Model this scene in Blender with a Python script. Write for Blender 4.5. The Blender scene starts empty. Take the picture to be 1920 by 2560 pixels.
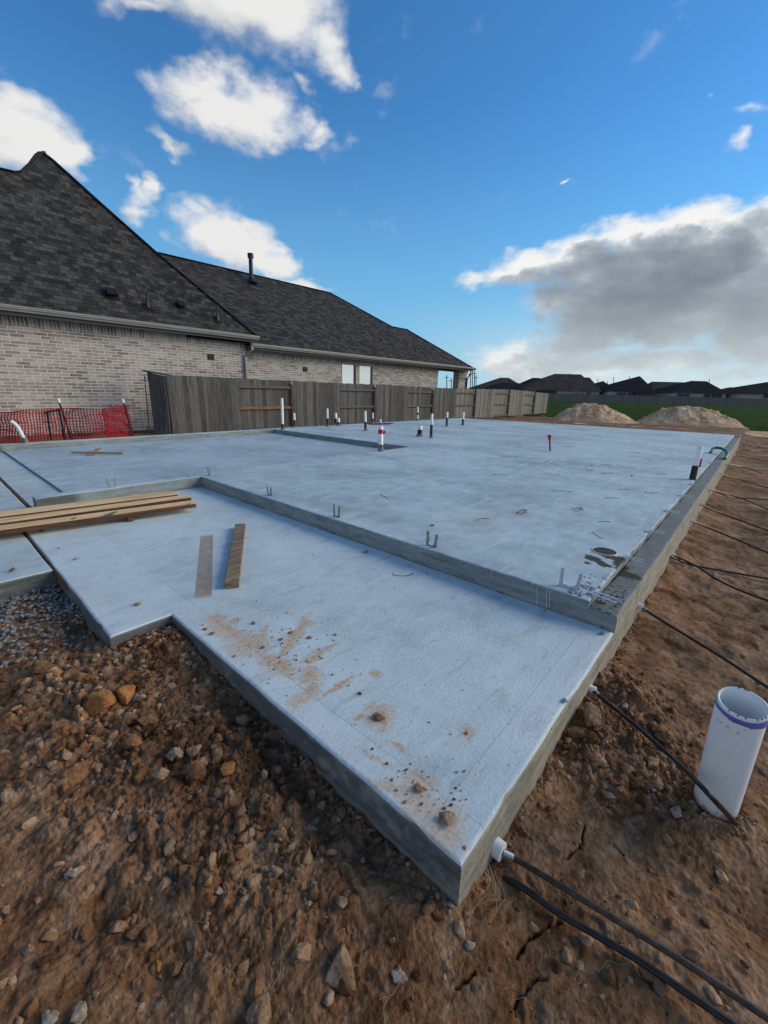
import bpy, bmesh, math, random
import numpy as np
from mathutils import Vector, Matrix, noise as mnoise

R_ = math.radians
rng = random.Random(7)
sc = bpy.context.scene
col = sc.collection

# ------------------------------------------------------------------ camera
YAW, PITCH, ROLL, FPX, CAMZ = 0.722787, 0.2844596, -0.0229537, 1031.054, 1.15
def _cam_axes():
    f = np.array([math.cos(YAW)*math.cos(PITCH), math.sin(YAW)*math.cos(PITCH), -math.sin(PITCH)])
    r = np.array([math.sin(YAW), -math.cos(YAW), 0.0])
    d = np.cross(f, r)
    r2 = math.cos(ROLL)*r + math.sin(ROLL)*d
    d2 = -math.sin(ROLL)*r + math.cos(ROLL)*d
    return r2, d2, f
RGT, DWN, FWD = _cam_axes()
cam_d = bpy.data.cameras.new('camera'); cam = bpy.data.objects.new('camera', cam_d); col.objects.link(cam)
cam_d.sensor_fit = 'HORIZONTAL'; cam_d.sensor_width = 36.0; cam_d.lens = 36.0*FPX/1920.0
cam_d.clip_start = 0.05; cam_d.clip_end = 3000
m = Matrix.Identity(4)
for i in range(3):
    m[i][0] = RGT[i]; m[i][1] = -DWN[i]; m[i][2] = -FWD[i]
m[0][3], m[1][3], m[2][3] = 0, 0, CAMZ
cam.matrix_world = m
sc.camera = cam

def ray(px, py):
    return RGT*(px-960)/FPX + DWN*(py-1280)/FPX + FWD
def G(px, py, z=0.0):                 # the point of the level plane z seen at a photo pixel (1920x2560)
    d = ray(px, py); t = (z-CAMZ)/d[2]
    return Vector((d[0]*t, d[1]*t, z))
def GY(px, py, Y):
    d = ray(px, py); t = Y/d[1]
    return Vector((d[0]*t, Y, CAMZ+d[2]*t))
def GX(px, py, X):
    d = ray(px, py); t = X/d[0]
    return Vector((X, d[1]*t, CAMZ+d[2]*t))
def GD(px, py, D):                    # at depth D along the view axis
    d = ray(px, py)*D
    return Vector((d[0], d[1], CAMZ+d[2]))
def depth(P):
    return float(np.dot(np.array([P[0], P[1], P[2]-CAMZ]), FWD))

# ------------------------------------------------------------------ light
SUN_AZ, SUN_EL = R_(-38), R_(24)
SUNV = Vector((math.cos(SUN_EL)*math.cos(SUN_AZ), math.cos(SUN_EL)*math.sin(SUN_AZ), math.sin(SUN_EL)))
sun_d = bpy.data.lights.new('sun', 'SUN'); sun = bpy.data.objects.new('sun', sun_d); col.objects.link(sun)
sun_d.energy = 1.5; sun_d.angle = R_(34); sun_d.color = (1.0, 0.90, 0.70)
sun.rotation_euler = (-SUNV).to_track_quat('-Z', 'Y').to_euler()
sc.view_settings.view_transform = 'Standard'; sc.view_settings.look = 'None'
sc.view_settings.exposure = 0.82; sc.view_settings.gamma = 1.0; sc.view_settings.use_curve_mapping = False

world = bpy.data.worlds.new('World'); sc.world = world; world.use_nodes = True
SKY_STRENGTH = 0.10

class NT:
    """small helper round a node tree"""
    def __init__(s, tree): s.t = tree; s.n = tree.nodes; s.l = tree.links
    def set(s, sock, v):
        if isinstance(v, bpy.types.NodeSocket): s.l.new(v, sock)
        elif v is not None: sock.default_value = v
    def node(s, typ, ins=(), **kw):
        nd = s.n.new(typ)
        for k, v in kw.items(): setattr(nd, k, v)
        for k, v in (ins.items() if isinstance(ins, dict) else enumerate(ins)): s.set(nd.inputs[k], v)
        return nd
    def math(s, op, a, b=None, c=None, clamp=False):
        nd = s.n.new('ShaderNodeMath'); nd.operation = op; nd.use_clamp = clamp
        s.set(nd.inputs[0], a); s.set(nd.inputs[1], b); s.set(nd.inputs[2], c)
        return nd.outputs[0]
    def vmath(s, op, a, b=None, scale=None):
        nd = s.n.new('ShaderNodeVectorMath'); nd.operation = op
        s.set(nd.inputs[0], a); s.set(nd.inputs[1], b)
        if scale is not None: s.set(nd.inputs['Scale'], scale)
        return nd.outputs[1] if op in ('LENGTH', 'DOT_PRODUCT') else nd.outputs[0]
    def noise(s, vec, scale, detail=4, rough=0.5, dist=0.0, out=0):
        nd = s.n.new('ShaderNodeTexNoise')
        s.set(nd.inputs['Vector'], vec); nd.inputs['Scale'].default_value = scale; nd.inputs['Detail'].default_value = detail
        nd.inputs['Roughness'].default_value = rough; nd.inputs['Distortion'].default_value = dist
        return nd.outputs[out]
    def smooth(s, x, a, b, lo=0.0, hi=1.0):
        nd = s.n.new('ShaderNodeMapRange'); nd.interpolation_type = 'SMOOTHSTEP'
        s.set(nd.inputs[0], x); s.set(nd.inputs[1], a); s.set(nd.inputs[2], b); s.set(nd.inputs[3], lo); s.set(nd.inputs[4], hi)
        return nd.outputs[0]
    def lin(s, x, a, b, lo=0.0, hi=1.0):
        nd = s.n.new('ShaderNodeMapRange'); s.set(nd.inputs[0], x); s.set(nd.inputs[1], a); s.set(nd.inputs[2], b)
        s.set(nd.inputs[3], lo); s.set(nd.inputs[4], hi); return nd.outputs[0]
    def mix(s, f, a, b, blend='MIX'):
        nd = s.n.new('ShaderNodeMix'); nd.data_type = 'RGBA'; nd.blend_type = blend
        s.set(nd.inputs[0], f); s.set(nd.inputs[6], a); s.set(nd.inputs[7], b)
        return nd.outputs[2]
    def ramp(s, x, stops):
        nd = s.n.new('ShaderNodeValToRGB'); s.set(nd.inputs[0], x); cr = nd.color_ramp
        while len(cr.elements) < len(stops): cr.elements.new(0.5)
        for e, (p, c) in zip(cr.elements, stops):
            e.position = p; e.color = (c[0], c[1], c[2], 1)
        return nd.outputs[0]
    def blob(s, vec, cx, cy, rx, ry, rot=0.0):        # 1 at the middle of an ellipse, 0 from its rim out
        mp = s.n.new('ShaderNodeMapping'); mp.vector_type = 'TEXTURE'; s.set(mp.inputs[0], vec)
        mp.inputs[1].default_value = (cx, cy, 0); mp.inputs[2].default_value = (0, 0, rot); mp.inputs[3].default_value = (rx, ry, 1)
        g = s.n.new('ShaderNodeTexGradient'); g.gradient_type = 'SPHERICAL'; s.l.new(mp.outputs[0], g.inputs[0])
        return g.outputs[1]
def c4(r, g, b): return (r, g, b, 1.0)

# ---- sky with clouds: everything a function of world direction (azimuth, elevation)
K = 1920/1659.0
CLOUDS = [  # centre x, y, radius x, y (1659-wide photo), tilt in degrees, weight
 (470,-30,330,110,0,1.0),(600,60,170,125,25,1.0),(690,95,85,120,0,.95),(290,0,130,45,0,.75),(640,195,40,50,0,.75),(725,150,60,90,0,.7),(560,20,230,130,0,1),
 (480,235,180,100,10,1.0),(430,175,100,60,0,.8),(560,235,130,95,15,.95),(375,310,75,32,35,.7),(665,280,65,38,15,.7),(665,225,30,45,0,.45),
 (40,285,150,100,0,1.0),(115,310,80,68,20,.95),(0,235,100,70,0,.7),
 (285,445,60,55,0,.75),(318,408,38,38,0,.7),(275,395,18,35,-35,.5),
 (490,510,165,72,14,1.0),(600,560,90,52,18,.9),(420,490,80,50,0,.7),(645,612,70,26,10,.75),(530,600,120,40,10,.5),
 (1090,595,150,42,-4,.85),(1290,545,190,62,-10,.95),(1400,505,170,66,-5,1.0),(1500,490,150,60,0,1.0),(1620,500,120,60,0,1.0),(1360,650,330,120,0,1.1),(1640,720,300,110,0,1.1),(1450,590,400,135,-4,1.15),(1170,585,200,62,-8,.85),(1560,540,260,80,0,1.1),(1420,680,300,95,0,1.1),(1640,640,280,170,0,1.15),(1240,690,110,36,0,.6),(1300,580,230,80,-4,1),
 (1140,775,190,60,0,.8),(1290,745,130,50,0,.85),(1400,790,300,50,0,.75),(1620,810,260,50,0,.7),(1330,700,260,60,0,.9),(1215,735,140,34,0,.75),(1480,770,200,40,0,.8),(1110,720,16,8,0,.55),
 (1605,228,62,32,-8,.62),(1573,285,50,42,0,.62),(1668,258,22,26,0,.6),(1265,369,22,9,-15,.55),(1548,195,32,18,0,.5),(450,80,300,60,20,.38),
 (720,320,60,60,0,.3)]
def azel(v):
    v = np.array(v)/np.linalg.norm(v); return math.atan2(v[1], v[0])-YAW, math.asin(v[2])
def cloud_group():
    g = bpy.data.node_groups.new('cloud_density', 'ShaderNodeTree')
    g.interface.new_socket('Vector', in_out='INPUT', socket_type='NodeSocketVector')
    g.interface.new_socket('Density', in_out='OUTPUT', socket_type='NodeSocketFloat')
    t = NT(g); gi = g.nodes.new('NodeGroupInput'); go = g.nodes.new('NodeGroupOutput')
    v = t.vmath('NORMALIZE', gi.outputs[0])
    sx = t.node('ShaderNodeSeparateXYZ', (v,))
    # rotate so that azimuth 0 = middle of the view
    ca, sa = math.cos(YAW), math.sin(YAW)
    xr = t.math('ADD', t.math('MULTIPLY', sx.outputs[0], ca), t.math('MULTIPLY', sx.outputs[1], sa))
    yr = t.math('SUBTRACT', t.math('MULTIPLY', sx.outputs[1], ca), t.math('MULTIPLY', sx.outputs[0], sa))
    az = t.math('ARCTAN2', yr, xr); el = t.math('ARCSINE', sx.outputs[2])
    sv = t.vmath('MULTIPLY', v, (1, 1, 1.7))
    w = t.vmath('SUBTRACT', t.noise(sv, 5.0, 3, 0.6, out=1), (0.5, 0.5, 0.5))
    w2 = t.vmath('SUBTRACT', t.noise(sv, 22.0, 3, 0.6, out=1), (0.5, 0.5, 0.5))
    p = t.node('ShaderNodeCombineXYZ', (az, el, 0.0)).outputs[0]
    p = t.vmath('ADD', p, t.vmath('MULTIPLY', w, (0.16, 0.09, 0)))
    p = t.vmath('ADD', p, t.vmath('MULTIPLY', w2, (0.05, 0.035, 0)))
    acc = None
    for (x, y, rx, ry, rot, wt) in CLOUDS:
        x, y, rx, ry = x*K, y*K, rx*K, ry*K
        a = R_(rot); e1 = (math.cos(a), math.sin(a)); e2 = (-math.sin(a), math.cos(a))
        c0 = azel(ray(x, y)); a1 = azel(ray(x+e1[0]*rx, y+e1[1]*rx)); a2 = azel(ray(x+e2[0]*ry, y+e2[1]*ry))
        v1 = (a1[0]-c0[0], a1[1]-c0[1]); v2 = (a2[0]-c0[0], a2[1]-c0[1])
        b = t.blob(p, c0[0], c0[1], math.hypot(*v1), math.hypot(*v2), math.atan2(v1[1], v1[0]))
        b = t.math('MULTIPLY', t.math('POWER', b, 0.7), wt)
        acc = b if acc is None else t.math('SMOOTH_MAX', acc, b, 0.12)
    # broken cloud elsewhere in the sky, outside the view
    away = t.smooth(t.math('ABSOLUTE', az), 1.0, 1.35)
    low = t.smooth(el, 0.9, 0.05)
    acc = t.math('MAXIMUM', acc, t.math('MULTIPLY', away, t.math('ADD', 0.22, t.math('MULTIPLY', low, 0.38))))
    n = t.noise(sv, 7.0, 9, 0.56)
    n2 = t.noise(sv, 30.0, 6, 0.6)
    d = t.math('SUBTRACT', t.math('ADD', t.math('ADD', acc, t.math('MULTIPLY', t.math('SUBTRACT', n, 0.5), 1.35)), t.math('MULTIPLY', t.math('SUBTRACT', n2, 0.5), 0.30)), 0.36)
    g.links.new(d, go.inputs[0])
    return g
def build_world():
    t = NT(world.node_tree); t.n.clear()
    out = t.n.new('ShaderNodeOutputWorld'); bg = t.n.new('ShaderNodeBackground')
    sky = t.n.new('ShaderNodeTexSky'); sky.sky_type = 'NISHITA'; sky.sun_disc = False
    sky.sun_elevation = SUN_EL; sky.sun_rotation = math.pi/2 - SUN_AZ
    sky.air_density = 1.0; sky.dust_density = 0.1; sky.ozone_density = 1.5
    tc = t.n.new('ShaderNodeTexCoord'); v = tc.outputs['Generated']
    skyc = t.vmath('MULTIPLY', sky.outputs[0], (0.30, 0.69, 0.98))
    zen = t.node('ShaderNodeSeparateXYZ', (v,)).outputs[2]
    skyc = t.mix(t.math('MULTIPLY', t.smooth(zen, .50, 0.0), .85), skyc, c4(1.25, 2.85, 4.1))
    g = cloud_group()
    g1 = t.n.new('ShaderNodeGroup'); g1.node_tree = g; t.l.new(v, g1.inputs[0])
    g2 = t.n.new('ShaderNodeGroup'); g2.node_tree = g
    t.l.new(t.vmath('ADD', v, tuple(SUNV*0.05+Vector((0, 0, 0.03)))), g2.inputs[0])
    d1, d2 = g1.outputs[0], g2.outputs[0]
    alpha = t.smooth(d1, -0.12, 0.40)
    lit = t.math('SUBTRACT', d1, d2)
    sp = t.node('ShaderNodeSeparateXYZ', (v,))
    dots = t.vmath('DOT_PRODUCT', v, tuple(SUNV.normalized()))
    back = t.smooth(dots, 0.28, 0.50)             # near the sun the clouds are seen from their shaded side
    shade = t.math('ADD', t.math('SUBTRACT', 0.84, t.math('MULTIPLY', t.smooth(d1, .25, 1.0), .50)), t.math('MULTIPLY', lit, 1.1), clamp=True)
    front = t.mix(shade, c4(1.9, 2.2, 2.6), c4(4.7, 4.7, 4.65))
    puff = t.math('SUBTRACT', t.noise(t.vmath('MULTIPLY', v, (1, 1, 2.2)), 8.0, 7, .58), .5)
    thick = t.math('SUBTRACT', t.math('SUBTRACT', t.math('MULTIPLY', d1, 1.0), t.math('MULTIPLY', lit, .75)), t.math('MULTIPLY', puff, .85))
    backc = t.ramp(thick, [(.0, (5.2, 5.2, 5.1)), (.07, (4.1, 4.3, 4.4)), (.17, (2.7, 3.0, 3.25)), (.32, (1.9, 2.2, 2.5)), (.55, (1.45, 1.7, 2.0)), (.85, (1.15, 1.35, 1.6))])
    cc = t.mix(back, front, backc)
    # bright haze low in the sky towards the sun
    hz = t.math('MULTIPLY', t.smooth(sp.outputs[2], 0.22, 0.0), t.smooth(dots, 0.10, 0.60))
    skyc = t.mix(t.math('MULTIPLY', hz, 0.9), skyc, c4(3.9, 4.5, 4.7))
    cc = t.mix(t.math('MULTIPLY', hz, 0.6), cc, c4(4.2, 4.6, 4.6))
    fin = t.mix(alpha, skyc, cc)
    t.l.new(fin, bg.inputs[0]); bg.inputs[1].default_value = SKY_STRENGTH
    t.l.new(bg.outputs[0], out.inputs[0])
build_world()

# ------------------------------------------------------------------ object helpers
def tag(o, label=None, cat=None, group=None, kind=None):
    if label: o['label'] = label
    if cat: o['category'] = cat
    if group: o['group'] = group
    if kind: o['kind'] = kind
    return o
def empty(name, loc, label, cat, group=None):
    o = bpy.data.objects.new(name, None); col.objects.link(o); o.location = loc; o.empty_display_size = 0.1
    return tag(o, label, cat, group)
def wloc(o):
    v = Vector((0, 0, 0))
    while o: v += o.location; o = o.parent
    return v
class MB:
    """collects shapes given in world coordinates; build() links them as one mesh object"""
    def __init__(s): s.v = []; s.f = []; s.uv = []; s.sm = []
    def add(s, vs, fs, uvs=None, smooth=False):
        n = len(s.v); s.v += [tuple(q) for q in vs]
        for k, f in enumerate(fs):
            s.f.append([i+n for i in f]); s.sm.append(smooth)
            s.uv.append(uvs[k] if uvs else None)
        return s
    def box(s, c, size, rot=None):
        x, y, z = [q/2 for q in size]; c = Vector(c)
        vs = [Vector((sx*x, sy*y, sz*z)) for sx in (-1, 1) for sy in (-1, 1) for sz in (-1, 1)]
        if rot is not None: vs = [rot @ q for q in vs]
        return s.add([c+q for q in vs], [(0,1,3,2),(4,6,7,5),(0,4,5,1),(2,3,7,6),(0,2,6,4),(1,5,7,3)])
    def beam(s, a, b, w, h, up=(0,0,1)):          # rectangular bar from a to b: w across, h along up
        a, b = Vector(a), Vector(b); d = (b-a).normalized(); u = Vector(up); sd = d.cross(u).normalized(); u = sd.cross(d)
        rot = Matrix((d, sd, u)).transposed()
        return s.box((a+b)/2, ((b-a).length, w, h), rot)
    def tube(s, pts, r, seg=10, cap=True, smooth=True):
        pts = [Vector(q) for q in pts]; n = len(pts); rs = r if isinstance(r, (list, tuple)) else [r]*n
        vs = []; up = None
        for i, q in enumerate(pts):
            d = (pts[min(i+1, n-1)]-pts[max(i-1, 0)]).normalized()
            if up is None: up = Vector((0, 0, 1)) if abs(d.z) < 0.9 else Vector((1, 0, 0))
            e1 = (up-d*up.dot(d)).normalized(); e2 = d.cross(e1); up = e1
            for k in range(seg):
                a = 2*math.pi*k/seg; vs.append(q+(e1*math.cos(a)+e2*math.sin(a))*rs[i])
        fs = [(i*seg+k, i*seg+(k+1) % seg, (i+1)*seg+(k+1) % seg, (i+1)*seg+k) for i in range(n-1) for k in range(seg)]
        s.add(vs, fs, smooth=smooth)
        if cap:
            s.add(vs[:seg], [tuple(range(seg-1, -1, -1))]); s.add(vs[-seg:], [tuple(range(seg))])
        return s
    def pipe(s, a, b, ro, ri, seg=32, a0=0.0, a1=1.0):   # hollow pipe from a to b
        a, b = Vector(a), Vector(b); d = (b-a).normalized(); up = Vector((0, 0, 1)) if abs(d.z) < 0.9 else Vector((1, 0, 0))
        e1 = (up-d*up.dot(d)).normalized(); e2 = d.cross(e1)
        rings = [(a, ro), (b-d*0.002, ro), (b, ro-0.0015), (b, ri+0.0015), (b-d*0.002, ri), (a, ri)]
        vs = []
        for q, r in rings:
            for k in range(seg):
                t = 2*math.pi*k/seg; vs.append(q+(e1*math.cos(t)+e2*math.sin(t))*r)
        fs = [(i*seg+k, i*seg+(k+1) % seg, (i+1)*seg+(k+1) % seg, (i+1)*seg+k) for i in range(len(rings)-1) for k in range(seg)]
        return s.add(vs, fs, smooth=True)
    def quad(s, *p, uv=None):
        return s.add(p, [tuple(range(len(p)))], [uv] if uv else None)
    def slab(s, poly, t):                         # flat polygon given thickness t along minus its normal
        p = [Vector(q) for q in poly]; nrm = (p[1]-p[0]).cross(p[2]-p[0]).normalized(); n = len(p)
        low = [q-nrm*t for q in p]
        s.add(p, [tuple(range(n))]); s.add(low, [tuple(range(n-1, -1, -1))])
        for i in range(n):
            j = (i+1) % n; s.add([p[i], low[i], low[j], p[j]], [(0, 1, 2, 3)])
        return s
    def build(s, name, mat, parent=None, smooth=None, bevel=0.0):
        me = bpy.data.meshes.new(name); off = wloc(parent) if parent else Vector((0, 0, 0))
        me.from_pydata([(x-off[0], y-off[1], z-off[2]) for x, y, z in s.v], [], s.f)
        if any(u is not None for u in s.uv):
            ul = me.uv_layers.new(name='UVMap')
            for poly, u in zip(me.polygons, s.uv):
                if u:
                    for li, q in zip(poly.loop_indices, u): ul.data[li].uv = q
        me.polygons.foreach_set('use_smooth', [bool(q) if smooth is None else smooth for q in s.sm])
        if mat: me.materials.append(mat)
        if bevel:
            bm = bmesh.new(); bm.from_mesh(me); bmesh.ops.remove_doubles(bm, verts=bm.verts, dist=1e-5)
            bmesh.ops.bevel(bm, geom=[e for e in bm.edges if len(e.link_faces) == 2 and e.calc_face_angle(0) > 0.6], offset=bevel, segments=2, affect='EDGES')
            bm.to_mesh(me); bm.free()
        me.update()
        o = bpy.data.objects.new(name, me); col.objects.link(o)
        if parent: o.parent = parent
        return o
def np_mesh(name, V, F, mat, smooth=True, parent=None):
    me = bpy.data.meshes.new(name); V = np.asarray(V, dtype=np.float32); F = np.asarray(F, dtype=np.int32); k = F.shape[1]
    me.vertices.add(len(V)); me.vertices.foreach_set('co', V.ravel())
    me.loops.add(F.size); me.loops.foreach_set('vertex_index', F.ravel())
    me.polygons.add(len(F)); me.polygons.foreach_set('loop_start', np.arange(0, F.size, k, dtype=np.int32))
    me.polygons.foreach_set('use_smooth', np.full(len(F), smooth, dtype=bool))
    me.update(calc_edges=True); me.materials.append(mat)
    o = bpy.data.objects.new(name, me); col.objects.link(o)
    if parent: o.parent = parent
    return o

# ---- numpy noise
_pr = np.random.RandomState(3); _perm = _pr.permutation(4096)
_gx = np.cos(_pr.rand(4096)*6.2832); _gy = np.sin(np.arccos(_gx))*np.sign(_pr.rand(4096)-.5)
_rx, _ry, _rv = _pr.rand(4096), _pr.rand(4096), _pr.rand(4096)
def _h(ix, iy, s): return _perm[(_perm[(ix+s*131) & 4095]+iy) & 4095]
def perlin(x, y, s=0):
    ix = np.floor(x).astype(np.int64); iy = np.floor(y).astype(np.int64); fx = x-ix; fy = y-iy
    u = fx*fx*fx*(fx*(fx*6-15)+10); v = fy*fy*fy*(fy*(fy*6-15)+10)
    def g(a, b):
        h = _h(ix+a, iy+b, s); return _gx[h]*(fx-a)+_gy[h]*(fy-b)
    a = g(0, 0)*(1-u)+g(1, 0)*u; b = g(0, 1)*(1-u)+g(1, 1)*u
    return (a*(1-v)+b*v)*1.5
def fbm(x, y, o=4, s=0, gain=.5, lac=2.03):
    r = np.zeros_like(x); a = 1.0
    for i in range(o):
        r += a*perlin(x, y, s+i*7); x = x*lac+3.1; y = y*lac-1.7; a *= gain
    return r
def pebbles(x, y, s=0, rmin=.15, rmax=.5, keep=.6):   # rounded lumps, one per cell at most
    ix = np.floor(x).astype(np.int64); iy = np.floor(y).astype(np.int64); out = np.zeros_like(x)
    for a in (-1, 0, 1):
        for b in (-1, 0, 1):
            h = _h(ix+a, iy+b, s); px = ix+a+.15+.7*_rx[h]; py = iy+b+.15+.7*_ry[h]; rr = rmin+(rmax-rmin)*_rv[h]**2
            on = (_rv[(h+77) & 4095] < keep); an = _rx[(h+5) & 4095]*3.14; el = .65+.35*_ry[(h+9) & 4095]
            dx = (x-px)*np.cos(an)+(y-py)*np.sin(an); dy = (-(x-px)*np.sin(an)+(y-py)*np.cos(an))/el
            q = 1-(dx*dx+dy*dy)/(rr*rr); out = np.maximum(out, np.where(on & (q > 0), np.sqrt(np.maximum(q, 0))*rr, 0))
    return out
def sstep(x, a, b):
    t = np.clip((x-a)/(b-a), 0, 1); return t*t*(3-2*t)
def gauss(x, y, cx, cy, r, ry=None): return np.exp(-((x-cx)/r)**2-((y-cy)/(ry or r))**2)

# ------------------------------------------------------------------ materials
def mat(name):
    mt = bpy.data.materials.new(name); mt.use_nodes = True; t = NT(mt.node_tree)
    b = t.n['Principled BSDF']; return mt, t, b
def P3(t): return t.n.new('ShaderNodeNewGeometry').outputs['Position']
def bump(t, b, h, dist, strength=1.0, normal=None):
    nd = t.node('ShaderNodeBump', {'Height': h, 'Distance': dist, 'Strength': strength})
    if normal: t.l.new(normal, nd.inputs['Normal'])
    t.l.new(nd.outputs[0], b.inputs['Normal']); return nd.outputs[0]
def simple(name, colr, rough=.6, metal=0.0, var=0.12, scale=20, bmp=0.0, spec=0.4):
    mt, t, b = mat(name); p = P3(t)
    n = t.noise(p, scale, 5, .6)
    dk = tuple(q*(1-var*2) for q in colr); lt = tuple(min(1, q*(1+var)) for q in colr)
    t.set(b.inputs['Base Color'], t.ramp(n, [(.3, dk), (.7, lt)])); b.inputs['Roughness'].default_value = rough
    b.inputs['Metallic'].default_value = metal; b.inputs['Specular IOR Level'].default_value = spec
    if bmp: bump(t, b, t.noise(p, scale*4, 4, .6), bmp)
    return mt
def m_soil(name='soil', light=1.0, island=False):
    mt, t, b = mat(name); p = P3(t)
    n1 = t.noise(p, 1.3, 5, .6); n2 = t.noise(p, 9, 6, .65); n3 = t.noise(p, 45, 5, .7); n4 = t.noise(p, 160, 3, .6)
    f = t.math('ADD', t.math('MULTIPLY', n1, .35), t.math('ADD', t.math('MULTIPLY', n2, .4), t.math('MULTIPLY', n3, .4)))
    if island:
        gi = t.n.new('ShaderNodeNewGeometry').outputs['Random Per Island']
        f = t.math('ADD', f, t.math('MULTIPLY', t.math('SUBTRACT', gi, .48), .26))
    L = light
    c = t.ramp(f, [(.37, (.028*L, .011*L, .005*L)), (.485, (.135*L, .058*L, .023*L)), (.59, (.30*L, .152*L, .075*L)), (.70, (.48*L, .30*L, .18*L))])
    pale = t.smooth(t.noise(t.vmath('ADD', p, t.vmath('SCALE', t.noise(p, 8, 3, out=1), scale=.12)), 2.1, 6, .68), .54, .70)
    c = t.mix(t.math('MULTIPLY', pale, .30), c, c4(.42*L, .27*L, .165*L))
    damp = t.smooth(t.noise(t.vmath('ADD', p, (5, 9, 0)), 1.2, 6, .7), .53, .64)
    c = t.mix(t.math('MULTIPLY', damp, .50), c, c4(.062*L, .028*L, .014*L))
    # rusty and ochre clay lumps
    vo = t.node('ShaderNodeTexVoronoi', {'Vector': t.vmath('ADD', p, t.vmath('SCALE', t.noise(p, 30, 2, out=1), scale=.02)), 'Scale': 22.0})
    sel = t.smooth(t.node('ShaderNodeSeparateColor', (vo.outputs['Color'],)).outputs[0], .80, .86)
    c = t.mix(t.math('MULTIPLY', sel, .22), c, c4(.26*L, .12*L, .045*L))
    sel2 = t.smooth(t.node('ShaderNodeSeparateColor', (vo.outputs['Color'],)).outputs[1], .90, .94)
    c = t.mix(t.math('MULTIPLY', sel2, .22), c, c4(.30, .22, .16))
    sp = t.math('MULTIPLY', t.smooth(n4, .70, .76), .5); c = t.mix(sp, c, c4(.34, .25, .18))
    dk = t.smooth(t.noise(p, 80, 3, .7), .36, .28); c = t.mix(t.math('MULTIPLY', dk, .6), c, c4(.03, .015, .01))
    if island:
        gi2 = t.n.new('ShaderNodeNewGeometry').outputs['Random Per Island']
        w = t.math('MULTIPLY', t.smooth(gi2, .965, .985), .7); c = t.mix(w, c, c4(.38, .32, .26))
        w = t.math('MULTIPLY', t.smooth(gi2, .10, .06), .7); c = t.mix(w, c, c4(.26, .12, .05))
    t.set(b.inputs['Base Color'], c); b.inputs['Roughness'].default_value = .95; b.inputs['Specular IOR Level'].default_value = .15
    hh = t.math('ADD', t.math('MULTIPLY', t.noise(p, 60, 6, .7), .7), t.math('MULTIPLY', n4, .35))
    bump(t, b, hh, .011, .8)
    return mt
SOIL = m_soil('soil', .80)
CLOD = m_soil('clay_clod', .90, True)
def clod_mat(name, dark, mid, light):
    mt, t, b = mat(name); p = P3(t); n = t.math('ADD', t.math('MULTIPLY', t.noise(p, 18, 6, .65), .6), t.math('MULTIPLY', t.noise(p, 90, 4, .7), .4))
    t.set(b.inputs['Base Color'], t.ramp(n, [(.36, dark), (.5, mid), (.64, light)])); b.inputs['Roughness'].default_value = .95
    b.inputs['Specular IOR Level'].default_value = .15
    bump(t, b, t.noise(p, 110, 6, .7), .008); return mt
CLODS = {'brown': clod_mat('brown_clay', (.09, .040, .017), (.24, .12, .056), (.41, .245, .14)),
         'rust': clod_mat('rusty_clay', (.15, .05, .015), (.36, .15, .05), (.48, .25, .10)),
         'tan': clod_mat('tan_clay', (.15, .082, .045), (.33, .205, .12), (.50, .36, .25)),
         'white': clod_mat('chalky_stone', (.20, .135, .09), (.40, .31, .23), (.60, .52, .43)),
         'grey': clod_mat('concrete_crumb', (.14, .14, .13), (.28, .29, .28), (.42, .43, .42)),
         'dark': clod_mat('dark_mud', (.03, .015, .01), (.08, .04, .02), (.15, .08, .05))}
def pxblob(t, vec, px, py, rx, ry, rot=0.0, z=0.0):   # ellipse lying on the level plane z, sized in metres from its size in the photo
    c = G(px, py, z); D = depth(c); dist = (c-Vector((0, 0, CAMZ))).length; s = (CAMZ-z)/dist
    a = R_(rot); ax = rx*D/FPX; ay = ry*D/FPX/s
    if rot:                                        # tilted streak: length rx along the tilt, width ry across
        e = G(px+math.cos(a)*rx, py-math.sin(a)*rx, z)-c; f = G(px+math.sin(a)*ry, py+math.cos(a)*ry, z)-c
        return t.blob(vec, c.x, c.y, e.length, max(f.length*.7, .004), math.atan2(e.y, e.x))
    return t.blob(vec, c.x, c.y, ax, ay, YAW-math.pi/2)
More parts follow.
